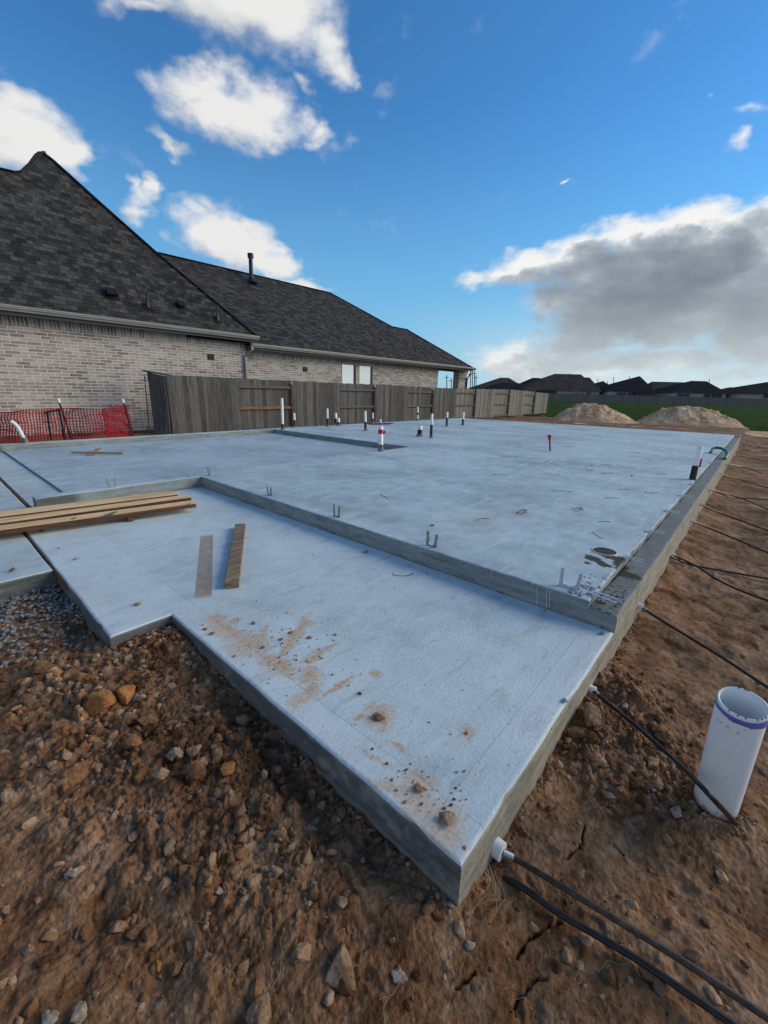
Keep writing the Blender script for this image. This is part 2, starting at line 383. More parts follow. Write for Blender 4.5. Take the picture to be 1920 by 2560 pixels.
def m_concrete(name, broom=1.0, base=(.50, .52, .53), z=0.0, extra=None, sidecol=(.31, .275, .215)):
    mt, t, b = mat(name); p = P3(t)
    n1 = t.noise(t.vmath('MULTIPLY', p, (1, .6, 1)), 1.1, 5, .6); n2 = t.noise(p, 6, 6, .6); n3 = t.noise(p, 70, 4, .7)
    f = t.math('ADD', t.math('MULTIPLY', n1, .5), t.math('ADD', t.math('MULTIPLY', n2, .3), t.math('MULTIPLY', n3, .2*broom+.05)))
    dk = tuple(q*k_ for q, k_ in zip(base, (.66, .68, .70))); lt = tuple(min(1, q*1.17) for q in base)
    c = t.ramp(f, [(.36, dk), (.5, base), (.64, lt)])
    # brushed scratches: short dark flecks
    an = t.node('ShaderNodeMapping', {0: p}); an.inputs[2].default_value = (0, 0, R_(38)); an.inputs[3].default_value = (34, 150, 60)
    fl = t.noise(an.outputs[0], 1.0, 4, .75, .8)
    c = t.mix(t.math('MULTIPLY', t.smooth(fl, .44, .34), .50*broom), c, c4(.20, .21, .21))
    an2 = t.node('ShaderNodeMapping', {0: p}); an2.inputs[2].default_value = (0, 0, R_(-20)); an2.inputs[3].default_value = (3, 14, 8)
    tr = t.noise(an2.outputs[0], 1.0, 5, .65, .4)
    c = t.mix(t.math('MULTIPLY', t.smooth(tr, .54, .66), .42), c, c4(.66, .72, .72))
    c = t.mix(t.math('MULTIPLY', t.smooth(tr, .44, .33), .40), c, c4(.34, .36, .34))
    specks = t.node('ShaderNodeTexVoronoi', {'Vector': p, 'Scale': 30.0}); cs = t.node('ShaderNodeSeparateColor', (specks.outputs['Color'],)).outputs[0]
    sm = t.math('MULTIPLY', t.math('LESS_THAN', specks.outputs['Distance'], t.math('MULTIPLY', cs, .10)), t.math('GREATER_THAN', cs, .80))
    c = t.mix(t.math('MULTIPLY', sm, .8*broom), c, c4(.10, .07, .055))
    if extra: c = extra(t, p, c)
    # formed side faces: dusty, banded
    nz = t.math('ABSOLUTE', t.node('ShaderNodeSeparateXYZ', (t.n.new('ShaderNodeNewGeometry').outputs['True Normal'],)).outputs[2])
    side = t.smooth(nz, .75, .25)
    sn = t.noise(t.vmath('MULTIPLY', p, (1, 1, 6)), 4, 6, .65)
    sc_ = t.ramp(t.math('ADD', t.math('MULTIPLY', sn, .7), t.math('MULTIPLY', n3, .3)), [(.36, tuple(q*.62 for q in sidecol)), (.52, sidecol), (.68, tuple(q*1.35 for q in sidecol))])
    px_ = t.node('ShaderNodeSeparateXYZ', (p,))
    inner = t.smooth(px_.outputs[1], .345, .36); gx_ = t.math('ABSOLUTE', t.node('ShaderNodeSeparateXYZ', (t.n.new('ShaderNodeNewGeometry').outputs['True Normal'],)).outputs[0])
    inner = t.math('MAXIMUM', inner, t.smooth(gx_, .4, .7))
    grey = t.mix(1.0, sc_, t.mix(t.smooth(px_.outputs[0], .9, 1.0), c4(.40, .46, .56), c4(.78, .96, 1.20)), 'MULTIPLY')  # grey where not tan; shade of the front face is darkened into it
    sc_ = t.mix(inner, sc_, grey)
    vp_ = t.node('ShaderNodeTexVoronoi', {'Vector': p, 'Scale': 26.0}); vc = t.node('ShaderNodeSeparateColor', (vp_.outputs['Color'],)).outputs[1]
    pit = t.math('MULTIPLY', t.math('LESS_THAN', vp_.outputs['Distance'], t.math('MULTIPLY', vc, .22)), t.math('GREATER_THAN', vc, .72))
    sc_ = t.mix(t.math('MULTIPLY', pit, .65), sc_, c4(.06, .055, .05))
    sc_ = t.mix(t.math('MULTIPLY', t.smooth(t.noise(p, 5, 6, .7), .55, .66), .45), sc_, c4(.36, .35, .31))
    foot = t.math('MULTIPLY', t.smooth(t.math('ADD', px_.outputs[2], t.math('MULTIPLY', n2, .05)), -.085, -.105), .5)
    sc_ = t.mix(foot, sc_, c4(.30, .27, .23))
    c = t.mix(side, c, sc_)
    t.set(b.inputs['Base Color'], c); b.inputs['Roughness'].default_value = .82; b.inputs['Specular IOR Level'].default_value = .3
    h = t.math('ADD', t.math('MULTIPLY', fl, .6*broom), t.math('ADD', t.math('MULTIPLY', n3, .5*broom+.1), t.math('MULTIPLY', n2, .5)))
    bump(t, b, h, .0038*broom+.001, .8)
    return mt
DIRT = [(537,1548,28,12,0),(588,1550,16,9,25),(765,1556,15,10,0),(745,1580,50,16,58),(617,1612,60,30,0),(712,1622,60,12,55),(775,1648,26,12,15),(777,1688,30,20,0),(760,1738,50,26,40),
        (690,1660,70,30,-30),(942,1687,16,8,0),(946,1790,36,28,0),(898,1795,22,10,20),(960,1958,44,24,-10),(1036,1972,56,40,0),(1056,2026,50,32,0),(1112,2064,58,60,0),(1166,1832,20,16,0),(655,1590,30,8,60),
        (800,1630,50,10,30),(560,1575,60,26,-35),(840,1720,60,10,30),(930,1890,50,14,-35),(480,1640,20,8,0),(990,1865,30,10,-30)]
def front_stains(t, p, c):
    w = t.vmath('SCALE', t.vmath('SUBTRACT', t.noise(p, 14, 4, .65, out=1), (.5, .5, .5)), scale=.09)
    q = t.vmath('ADD', p, w); acc = None
    for (x, y, rx, ry, ro) in DIRT:
        b_ = pxblob(t, q, x, y, rx*1.45, ry*1.5, ro); acc = b_ if acc is None else t.math('MAXIMUM', acc, b_)
    n = t.noise(p, 34, 6, .72); acc = t.math('POWER', acc, .75)
    m_ = t.smooth(t.math('ADD', acc, t.math('MULTIPLY', t.math('SUBTRACT', n, .5), 1.2)), .12, .85)
    c = t.mix(t.math('MULTIPLY', m_, .88), c, t.ramp(t.noise(p, 60, 4, .7), [(.35, (.42, .26, .14)), (.6, (.66, .47, .30))]))
    # damp print left by a board
    a, b1, d, e = G(504,1339), G(530,1337), G(534,1488), G(481,1500); mid = (a+b1+d+e)/4; ln = ((a+b1)/2-(d+e)/2)
    mp = t.node('ShaderNodeMapping', {0: t.vmath('ADD', p, t.vmath('SCALE', w, scale=.10))}, vector_type='TEXTURE'); mp.inputs[1].default_value = (mid.x, mid.y, 0)
    mp.inputs[2].default_value = (0, 0, math.atan2(ln.y, ln.x)); mp.inputs[3].default_value = (ln.length/2, .047, 1)
    s = t.node('ShaderNodeSeparateXYZ', (mp.outputs[0],)); mx = t.math('MAXIMUM', t.math('ABSOLUTE', s.outputs[0]), t.math('ABSOLUTE', s.outputs[1]))
    pm = t.math('MULTIPLY', t.smooth(mx, 1.04, .94), t.lin(t.noise(p, 12, 5, .7), .3, .7, .45, .95))
    c = t.mix(pm, c, c4(.29, .19, .11))
    # trowelled margin along the outer edges
    sp = t.node('ShaderNodeSeparateXYZ', (t.vmath('ADD', p, t.vmath('SCALE', w, scale=.10)),))
    l1 = t.math('SUBTRACT', sp.outputs[0], .835); l2 = t.math('SUBTRACT', sp.outputs[1], .46)
    line = t.math('MAXIMUM', t.smooth(t.math('ABSOLUTE', l1), .0035, .001), t.smooth(t.math('ABSOLUTE', l2), .003, .001))
    c = t.mix(t.math('MULTIPLY', line, .35), c, c4(.2, .2, .19))
    band = t.math('MAXIMUM', t.smooth(l1, .004, -.004), t.smooth(l2, .004, -.004))
    c = t.mix(t.math('MULTIPLY', band, .22), c, c4(.72, .73, .72))
    return c
def house_stains(t, p, c):
    w = t.vmath('SCALE', t.vmath('SUBTRACT', t.noise(p, 16, 5, .7, out=1), (.5, .5, .5)), scale=.10)
    q = t.vmath('ADD', p, w); acc = None
    for (x, y, rx, ry, ro) in [(1482,1398,22,8,-30),(1500,1408,24,6,-35),(1520,1417,14,4,-20),(1528,1395,34,7,-18),(1550,1402,22,10,-35),(1556,1412,16,8,-30),(1570,1424,40,10,-8),(1584,1428,30,8,-8),(1468,1409,8,3,0),(1550,1416,14,10,0)]:
        b_ = pxblob(t, q, x, y, rx*1.3, ry*1.5, ro, .12); acc = b_ if acc is None else t.math('MAXIMUM', acc, b_)
    mudacc = acc
    acc = None
    for (x, y, rx, ry, ro) in [(1080,1316,14,6,0),(1300,1283,60,18,0),(1440,1276,40,12,0),(1700,1200,24,8,0),(1200,1310,90,30,0)]:
        b_ = pxblob(t, q, x, y, rx, ry, ro, .124); acc = b_ if acc is None else t.math('MAXIMUM', acc, b_)
    c = t.mix(t.math('MULTIPLY', t.smooth(acc, .1, .9), .35), c, c4(.36, .29, .22))
    # mud and cement splashes down on the brick ledge
    z = t.node('ShaderNodeSeparateXYZ', (p,)).outputs[2]
    led = t.smooth(z, .112, .098)
    lc = t.ramp(t.math('ADD', t.math('MULTIPLY', t.noise(p, 18, 6, .75), .6), t.math('MULTIPLY', t.noise(p, 2.2, 5, .7), .4)), [(.32, (.045, .036, .028)), (.43, (.115, .112, .10)), (.58, (.19, .195, .185)), (.68, (.28, .27, .24)), (.78, (.34, .24, .15))])
    c = t.mix(t.math('MULTIPLY', led, .92), c, lc)
    m_ = t.smooth(t.math('ADD', mudacc, t.math('MULTIPLY', t.math('SUBTRACT', t.noise(p, 50, 5, .7), .5), .9)), .22, .38)
    c = t.mix(t.math('MULTIPLY', m_, .95), c, c4(.035, .02, .012))
    return c
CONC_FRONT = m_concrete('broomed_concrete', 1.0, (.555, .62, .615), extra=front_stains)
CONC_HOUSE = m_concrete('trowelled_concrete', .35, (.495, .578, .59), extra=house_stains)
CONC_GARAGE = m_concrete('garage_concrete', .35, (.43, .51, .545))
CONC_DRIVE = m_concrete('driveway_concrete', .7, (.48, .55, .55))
def m_wood(name, cd, cm, cl, ax='X', scale=1.0, rough=.8, knots=True, paint=None):
    mt, t, b = mat(name); tc = t.n.new('ShaderNodeTexCoord').outputs['Object'] ; gi = t.n.new('ShaderNodeNewGeometry').outputs['Random Per Island']
    p = P3(t); sc3 = {'X': (1.2, 14, 14), 'Z': (14, 14, 1.2), 'Y': (14, 1.2, 14)}[ax]
    q = t.vmath('ADD', t.vmath('MULTIPLY', p, tuple(k*scale for k in sc3)), t.vmath('SCALE', (7.1, 3.3, 5.7), scale=gi))
    n = t.noise(q, 1.5, 6, .65, 1.2); n2 = t.noise(q, 7, 4, .7)
    f = t.math('ADD', t.math('ADD', t.math('MULTIPLY', n, .65), t.math('MULTIPLY', n2, .35)), t.math('MULTIPLY', t.math('SUBTRACT', gi, .5), .22))
    c = t.ramp(f, [(.34, cd), (.5, cm), (.66, cl)])
    if knots:
        vo = t.node('ShaderNodeTexVoronoi', {'Vector': t.vmath('MULTIPLY', q, (.35, .35, .35)), 'Scale': 1.3})
        c = t.mix(t.math('MULTIPLY', t.smooth(vo.outputs['Distance'], .13, .05), .7), c, c4(*[k*.5 for k in cd]))
    if paint: c = paint(t, p, c)
    t.set(b.inputs['Base Color'], c); b.inputs['Roughness'].default_value = rough; b.inputs['Specular IOR Level'].default_value = .25
    bump(t, b, t.math('ADD', n, n2), .004, .7); return mt
FENCE_W = m_wood('weathered_cedar', (.040, .038, .035), (.088, .083, .076), (.155, .147, .135), 'Z', .8)
FENCE_P = m_wood('pale_weathered_cedar', (.085, .077, .067), (.165, .15, .13), (.27, .25, .22), 'Z', .8)
RAIL_W = m_wood('grey_rail', (.05, .042, .034), (.11, .092, .075), (.18, .155, .13), 'X', .8)
POST_W = m_wood('brown_post', (.055, .028, .016), (.12, .062, .035), (.2, .11, .065), 'Z', .8)
BROWN_RAIL = m_wood('brown_rail', (.10, .05, .028), (.2, .11, .06), (.28, .17, .1), 'X', .8)
def green_ink(t, p, c):
    q = t.vmath('ADD', p, t.vmath('SCALE', t.vmath('SUBTRACT', t.noise(p, 30, 4, .7, out=1), (.5, .5, .5)), scale=.06)); acc = None
    for (x, y, rx, ry) in [(268,1284,8,10),(184,1291,4,3),(316,1281,7,3),(435,1267,8,3),(470,1257,3,3)]:
        b_ = pxblob(t, q, x, y, rx*1.6, ry*1.3, 0, .1); acc = b_ if acc is None else t.math('MAXIMUM', acc, b_)
    return t.mix(t.math('MULTIPLY', t.smooth(acc, .15, .4), .85), c, c4(.02, .11, .05))
PINE = m_wood('fresh_pine', (.60, .34, .14), (.88, .59, .30), (.95, .75, .48), 'X', .55, .6, paint=green_ink)
PINE_E = m_wood('shaded_edge', (.05, .018, .01), (.10, .04, .02), (.16, .07, .04), 'X', .6)  # front edges of the fresh planks: their shade put into the colour
OLD_W = m_wood('old_board', (.11, .075, .045), (.27, .195, .12), (.42, .32, .21), 'X', 1.6)
STICK = m_wood('lath', (.2, .13, .08), (.33, .23, .15), (.42, .32, .22), 'X', 1.5)

# ------------------------------------------------------------------ ground
def build_ground():
    th = np.concatenate([np.linspace(R_(74), R_(8), 700), np.linspace(R_(8), R_(.9), 190)[1:], np.array([.012, .008, .004, .0015])])
    r = 1.33/np.tan(th)
    a = np.concatenate([np.linspace(YAW-1.07, YAW+1.07, 1080), np.linspace(YAW+1.07, YAW-1.07+2*math.pi, 42)[1:-1]])
    na, nr = len(a), len(r)
    A, Rr = np.meshgrid(a, r); X = (Rr*np.cos(A)).ravel(); Y = (Rr*np.sin(A)).ravel(); D = Rr.ravel()
    H = ground_h(X, Y, D)
    V = np.stack([X, Y, H], 1); V = np.vstack([V, [[0, 0, -.25]]])
    i, j = np.meshgrid(np.arange(nr-1), np.arange(na), indexing='ij'); j2 = (j+1) % na
    F = np.stack([i*na+j, (i+1)*na+j, (i+1)*na+j2, i*na+j2], -1).reshape(-1, 4)
    o = np_mesh('soil_ground', V, F, SOIL)
    # middle fan
    me2 = MB(); ring = [tuple(V[k]) for k in range(na)]; me2.add(ring+[(0, 0, -.22)], [(k, (k+1) % na, na) for k in range(na)])
    q = me2.build('inner_ground', SOIL); tag(q, kind='structure'); 
    return tag(o, kind='structure')
HEAPS = [(300,1790,.30,.05),(200,1680,.22,.05),(420,1620,.16,.10),(560,1620,.14,.09),(480,1900,.3,.03),(700,2060,.25,.025),(340,1640,.14,.05),(1500,1830,.16,.05),(1640,1900,.18,.04),(1580,1730,.12,.04),(180,1560,.2,.03)]
CRACKS = [[(1400,2300),(1372,2318),(1340,2345),(1320,2352),(1305,2372),(1290,2400)],[(1455,2125),(1452,2112),(1430,2130),(1408,2150)],[(1365,2455),(1340,2452),(1318,2475),(1300,2498),(1275,2540)],[(1460,2060),(1455,2090),(1460,2110)],[(1535,2100),(1560,2120),(1566,2142)],[(1185,2460),(1160,2475),(1140,2490)]]
def inside_slab(X, Y, mrg):
    m1 = (X > .708-mrg) & (X < 16.2) & (Y > .335-mrg) & (Y < 9.75)
    m2 = (X > .427-mrg) & (X < 2) & (Y > 2.10-mrg) & (Y < 9.75)
    m3 = (X > -6) & (X < 2) & (Y > 3.22-mrg) & (Y < 9.75)
    return m1 | m2 | m3
def ground_h(X, Y, D):
    h = np.full_like(X, -.132)
    h -= .055*sstep(Y, .7, -.1)*sstep(X, .2, 1.3)+.02*sstep(Y, .7, 0)                                   # right side a little lower
    h -= .09*sstep(X, 2.5, 9)                                     # falls away along the slab
    h += .028*fbm(X*.9, Y*.9, 3, 1)*sstep(D, 60, 15)
    near = sstep(D, 14, 5)
    h += .019*fbm(X*4.2, Y*4.2, 3, 4)*near
    # soft clay with lumps: strongest on the left front and along the right edge of the slab
    lump = np.zeros_like(X)
    for (px, py, rr, hh) in HEAPS:
        c = G(px, py, -.15); g = gauss(X, Y, c.x, c.y, rr*1.3); h += hh*.62*g; lump += g
    lump = np.clip(lump+.4*sstep(fbm(X*1.6, Y*1.6, 3, 9), .25, .8), 0, 1)
    nn = D < 9
    x, y, l, nf = X[nn], Y[nn], lump[nn], sstep(D[nn], 9, 4)
    wx = x+.03*perlin(x*9, y*9, 21); wy = y+.03*perlin(x*9, y*9, 22)
    f = .65*pebbles(wx/.09, wy/.09, 31, .15, .5, .55)*.09*(.04+l)
    f += .6*pebbles(wx/.045, wy/.045, 32, .15, .5, .6)*.045*(.10+l)
    f += .5*pebbles(wx/.021, wy/.021, 33, .15, .5, .55)*.021*(.10+.8*l)
    f += .016*np.abs(perlin(wx*17, wy*17, 66))*(.06+l)
    f += .010*np.abs(fbm(wx*14, wy*14, 4, 40, .6))*(.14+l)
    f += .0045*fbm(x*70, y*70, 2, 50)*(.45+.6*l)
    f -= .010*sstep(fbm(wx*7, wy*7, 3, 60), .25, .6)
    h[nn] += f*nf
    # ruts along the right side of the slab
    rt = sstep(Y, .1, -.5)*sstep(X, 1.8, 3)
    h += rt*.012*np.sin((Y*.55+X*.25)*21+2*perlin(X*.8, Y*.8, 70))*near
    for line in CRACKS:
        pts = [G(px, py, -.19) for px, py in line]
        for p, q in zip(pts[:-1], pts[1:]):
            bx, by = p.x-.15, p.y-.15
            mk = np.where((np.abs(X-(p.x+q.x)/2) < .15) & (np.abs(Y-(p.y+q.y)/2) < .15))[0]
            if not len(mk): continue
            xx = X[mk]+.006*perlin(X[mk]*40, Y[mk]*40, 80); yy = Y[mk]+.006*perlin(X[mk]*40, Y[mk]*40, 81)
            dx, dy = q.x-p.x, q.y-p.y; tt = np.clip(((xx-p.x)*dx+(yy-p.y)*dy)/(dx*dx+dy*dy), 0, 1)
            dd = np.hypot(xx-p.x-tt*dx, yy-p.y-tt*dy); h[mk] -= .018*np.exp(-(dd/.0035)**2)
    # hollow next to the front edge of the slab
    h -= .012*gauss(X, Y, .63, 1.0, .07, .8)
    edge = inside_slab(X, Y, .03); h = np.where(edge, np.minimum(h, -.05), h)
    h = np.where(inside_slab(X, Y, -.06), -.30, h)
    # flat building land further off, falling slightly away
    far = sstep(D, 30, 110); h = h*(1-far)+(-.42)*far
    return h
_H0 = {}
def hground(x, y):
    X = np.array([x], dtype=float); Y = np.array([y], dtype=float); return float(ground_h(X, Y, np.hypot(X, Y))[0])
ground = build_ground()

# ---- rocks and crumbs
def rock_arrays(seed, sub=2, rough=.42):
    bm = bmesh.new(); bmesh.ops.create_icosphere(bm, subdivisions=sub, radius=1.0)
    o = Vector((seed*3.17, seed*1.7, seed*.9)); rr = random.Random(seed)
    cuts = [(Vector((rr.uniform(-1, 1), rr.uniform(-1, 1), rr.uniform(-1, 1))).normalized(), rr.uniform(.42, .8)) for _ in range(9)]
    sx, sy, sz = rr.uniform(.8, 1.2), rr.uniform(.7, 1.05), rr.uniform(.55, .85)
    for v in bm.verts:
        d = v.co.normalized(); k = 1+rough*mnoise.noise(d*1.4+o)+rough*.5*mnoise.noise(d*3.5+o)+rough*.34*mnoise.noise(d*8+o)+rough*.2*mnoise.noise(d*19+o)
        q = d*k
        for n_, l_ in cuts:
            e = q.dot(n_)
            if e > l_: q -= n_*(e-l_)*.85
        v.co = Vector((q.x*sx, q.y*sy, q.z*sz))
    V = np.array([v.co[:] for v in bm.verts]); F = np.array([[v.index for v in f.verts] for f in bm.faces]); bm.free()
    return V, F
ROCKS = [rock_arrays(k, 2) for k in range(10)]
def rock_field(name, items, mt, sub=ROCKS):      # items: (x, y, z, size, yaw)
    Vs, Fs, n = [], [], 0
    for k, (x, y, z, s, a) in enumerate(items):
        V, F = sub[k % len(sub)]; ca, sa = math.cos(a), math.sin(a)
        W = V*s; W = np.stack([W[:, 0]*ca-W[:, 1]*sa+x, W[:, 0]*sa+W[:, 1]*ca+y, W[:, 2]+z], 1)
        Vs.append(W); Fs.append(F+n); n += len(W)
    return np_mesh(name, np.vstack(Vs), np.vstack(Fs), mt, smooth=False)
def lump(name, x, y, z, s, mt, label, cat, group=None, seed=None, sub=3, rough=.46):
    V, F = rock_arrays(seed if seed is not None else rng.randrange(1000), sub, rough)
    V = V*s; a = rng.uniform(0, 6.28); ca, sa = math.cos(a), math.sin(a)
    W = np.stack([V[:, 0]*ca-V[:, 1]*sa, V[:, 0]*sa+V[:, 1]*ca, V[:, 2]], 1)
    o = np_mesh(name, W, F, mt); o.location = (x, y, z)
    return tag(o, label, cat, group)

# crumbs of clay over the loose heaps, with mid-size clods merged in
pts = []
XX, YY, SS = [], [], []
while len(XX) < 2900:
    px, py, rr, hh = HEAPS[rng.randrange(len(HEAPS))] if rng.random() < .80 else (rng.uniform(0, 1920), rng.uniform(1560, 2600), .15, 0)
    c = G(px, py, -.16); x = c.x+rng.gauss(0, rr*.8); y = c.y+rng.gauss(0, rr*.8)
    if inside_slab(np.array([x]), np.array([y]), .01)[0] or math.hypot(x, y) < .3: continue
    s = .0035+.021*rng.random()**3.6
    if x > 1.5 and y < .3: s *= .6
    XX.append(x); YY.append(y); SS.append(s)
for k in range(420):
    px, py, rr, hh = HEAPS[rng.choice((0, 0, 1, 2, 3, 6, 7, 9))]
    c = G(px, py, -.16); x = c.x+rng.gauss(0, rr*.75); y = c.y+rng.gauss(0, rr*.75)
    if inside_slab(np.array([x]), np.array([y]), .01)[0]: continue
    XX.append(x); YY.append(y); SS.append(rng.uniform(.008, .021))
for k in range(230):
    c = G(1783, 2022, -.2); a = rng.uniform(0, 6.28); q = .064+abs(rng.gauss(0, .022)); XX.append(c.x+q*math.cos(a)); YY.append(c.y+q*math.sin(a)); SS.append(rng.uniform(.003, .011))
for k in range(420):            # soil crumbled against the foot of the slab
    if rng.random() < .5: XX.append(.700-abs(rng.gauss(0, .018))); YY.append(rng.uniform(.3, 2.1))
    else: XX.append(rng.uniform(.7, 3.2)); YY.append(.327-abs(rng.gauss(0, .018)))
    SS.append(rng.uniform(.003, .012))
HH = ground_h(np.array(XX), np.array(YY), np.hypot(np.array(XX), np.array(YY)))
o = rock_field('clay_crumbs_and_clods', [(x, y, h+s*.10, s, rng.uniform(0, 6.28)) for x, y, h, s in zip(XX, YY, HH, SS)], CLOD)
tag(o, kind='stuff')
# larger clods, each a thing of its own (photo position, radius in photo pixels, kind)
CLODL = [(258,1755,40,'rust','big rusty orange clay clod, left one of the pair leaning together in the heap'),
 (312,1735,34,'rust','bright rusty clay clod, right one of the pair leaning together in the heap'),
 (100,1668,34,'brown','flat wide brown clay clod at far left of the loose heap'),
 (140,1682,20,'rust','ochre clay clod just right of the flat wide clod'),
 (355,1745,16,'white','pale chalky clod beside the bright rusty clod'),
 (320,1793,22,'brown','round brown clod below the bright rusty clod'),
 (368,1795,23,'brown','smooth egg shaped brown clod right of the round one'),
 (200,1690,20,'brown','yellowish brown clod on the near side of the heap, under the slab notch'),
 (200,1715,16,'tan','small tan clod touching the yellowish brown clod'),
 (480,1875,24,'tan','smooth tan clod with domed top right of the chalky one'),
 (434,1882,22,'white','whitish chalky clod in the middle of the left soil'),
 (490,1918,30,'brown','wide flat brown clod below the domed tan clod'),
 (400,1930,24,'tan','tan clod below the whitish chalky clod'),
 (545,1885,18,'brown','brown clod between the domed clod and the slab edge'),
 (566,1925,20,'rust','flat rusty clod left of the slab edge'),
 (330,1855,30,'brown','broad brown lump half sunk in the soil above the chalky clod'),
 (605,1800,24,'brown','brown lump close against the front edge of the slab'),
 (768,1910,16,'tan','small tan lump stuck to the front edge of the slab'),
 (350,1590,22,'rust','pointed rusty clod at the notch, against the short slab face'),
 (390,1590,16,'brown','brown clod at the notch right of the pointed rusty one'),
 (425,1583,24,'brown','large brown clod filling the notch of the slab'),
 (220,1625,18,'tan','tan clod in front of the slab corner left of the notch'),
 (50,1648,12,'tan','small tan clod at the far left edge of the heap'),
 (18,1990,20,'tan','long tan clod at the left edge of the photo'),
 (188,2178,24,'white','grey white stone lying alone in the lower left soil'),
 (70,2370,16,'tan','round ochre stone low on the left'),
 (122,2545,26,'white','bright white chalk lump at the bottom edge, left of its neighbour'),
 (200,2530,28,'white','white and tan lump at the bottom edge, right of the bright chalk lump'),
 (372,2330,20,'brown','brown clod standing alone above the long dark clod'),
 (443,2415,24,'brown','long dark brown clod on edge in the lower left soil'),
 (395,2410,16,'rust','reddish clod left of the long dark brown clod'),
 (688,2180,28,'tan','pitted tan clod with a hole, below the slab edge'),
 (785,2210,14,'white','small pale pebble right of the pitted clod'),
 (855,2250,18,'tan','tan clod standing alone in the smooth soil near the bottom'),
 (858,2412,44,'tan','largest angular clod near the bottom centre'),
 (822,2490,24,'tan','blocky clod just below the largest angular clod'),
 (652,2520,40,'tan','split clod at the bottom edge, left of centre'),
 (1000,2440,20,'white','round white stone with a red patch near the bottom'),
 (1070,2270,20,'brown','brown stone just left of the sharp slab corner'),
 (1048,2235,22,'brown','brown clod tucked under the slab near its sharp corner'),
 (1478,1785,34,'tan','large smooth clay lump against the right side of the slab'),
 (1442,1830,20,'brown','brown clod below the large smooth lump by the slab'),
 (1480,1840,18,'brown','dark brown clod right of the one below the smooth lump'),
 (1420,1850,12,'tan','small tan clod touching the right side of the slab'),
 (1500,1903,20,'tan','tan clod between the slab and the upright white pipe'),
 (1566,1920,22,'tan','tan brown clod halfway from the slab to the white pipe'),
 (1635,1955,24,'tan','round tan clod at the left foot of the white pipe'),
 (1655,1840,26,'brown','brown lump under the cable, left of the white pipe'),
 (1595,1795,14,'rust','rusty clod standing on edge beside the cable'),
 (1615,1850,16,'rust','flat ochre clod resting against the cable'),
 (1590,1955,18,'brown','brown clod left of the round tan clod'),
 (1640,1790,18,'brown','brown clod above the cable'),
 (1690,2030,20,'white','white chalky stone left of the pipe foot'),
 (1716,2040,14,'rust','bright orange stone touching the white chalky stone'),
 (1175,2360,16,'white','white mineral lump below the slab corner'),
 (800,1905,9,'brown','small brown clod at the foot of the front slab edge')]
for k, (px, py, rp, kind, lab) in enumerate(CLODL):
    c = G(px, py+rp*.3, -.15); hz = hground(c.x, c.y); c = G(px, py+rp*.3, hz); s = rp*depth(c)/FPX*.95
    lump('clay_clod' if kind != 'white' else 'pale_stone', c.x, c.y, hz+s*.28, s, CLODS[kind], lab, 'clod' if kind != 'white' else 'stone', 'clods lying on the soil', seed=k*3+1, sub=4)
# gravel by the driveway
items = []
for k in range(700):
    x = rng.uniform(.02, .44); y = rng.uniform(2.35, 3.22)
    if rng.random() > .25+.9*sstep(np.array([y]), 2.35, 2.9)[0]: continue
    items.append((x, y, hground(x, y)+rng.uniform(0, .018)+.004, rng.uniform(.006, .014), rng.uniform(0, 6.28)))
GRAVEL = clod_mat('grey_gravel', (.12, .115, .11), (.26, .26, .255), (.42, .42, .41))
tag(rock_field('grey_gravel', items, GRAVEL), kind='stuff')

# ------------------------------------------------------------------ slabs
def ring_slab(poly, ztop, zbot, rnd=.014, res=.05, jit=.002, bot_jit=.016):
    """a cast slab: outline resampled and slightly wavy, rounded arris, uneven foot"""
    pts = []; n = len(poly)
    for i in range(n):
        a, b = Vector(poly[i]), Vector(poly[(i+1) % n]); L = (b-a).length
        rs = res if min(a.x, b.x) < 3.2 else .25
        k = max(1, int(L/rs))
        if L > 6 and rs == .25: k = int(L/.12)
        for j in range(k): pts.append((a.lerp(b, j/k), j == 0))
    N = len(pts); P = [p for p, _ in pts]
    nrm = []
    for i in range(N):
        d1 = (P[i]-P[i-1]).normalized(); d2 = (P[(i+1) % N]-P[i]).normalized()
        n1 = Vector((d1.y, -d1.x)); n2 = Vector((d2.y, -d2.x)); nn = (n1+n2)
        nn = nn/max(.3, nn.dot(n1)) if nn.length > 1e-4 else n1
        nrm.append(nn)
    prof = [(-rnd, 0, 0), (-rnd*.6, -rnd*.12, 0), (-rnd*.2, -rnd*.45, .6), (0, -rnd, 1), (.001, (zbot-ztop)*.5, 1), (.004, zbot-ztop, 2)]
    m_ = MB(); vs = []
    for (off, dz, jw) in prof:
        for i, q in enumerate(P):
            j1 = mnoise.noise(Vector((q.x*4, q.y*4, 1.3)))*jit*2+mnoise.noise(Vector((q.x*19, q.y*19, 5.3)))*jit
            chip = max(0, mnoise.noise(Vector((q.x*7.3, q.y*7.3, 9.1)))-.42)*.03*(1 if jw in (0.6, 1) and dz > -.03 else 0)
            jb = (mnoise.noise(Vector((q.x*14, q.y*14, 2.2)))*bot_jit if jw == 2 else 0)
            o = off+(j1 if jw else j1)+jb-chip
            vs.append((q.x+nrm[i].x*o, q.y+nrm[i].y*o, ztop+dz))
    fs = []
    for r in range(len(prof)-1):
        for i in range(N):
            j = (i+1) % N; fs.append((r*N+i, (r+1)*N+i, (r+1)*N+j, r*N+j))
    m_.add(vs, fs, smooth=False); m_.add(vs[:N], [tuple(range(N))])
    return m_
slab = empty('house_foundation', (2.2, .335, -.2), 'large grey concrete house slab with lower porch step and brick ledge, lying in brown clay', 'foundation')
front = [(.708, .335), (2.172, .335), (2.172, 4.855), (.44, 4.855), (.427, 2.10), (.708, 2.10)]
ring_slab(front, 0, -.24).build('porch_slab', CONC_FRONT, slab)
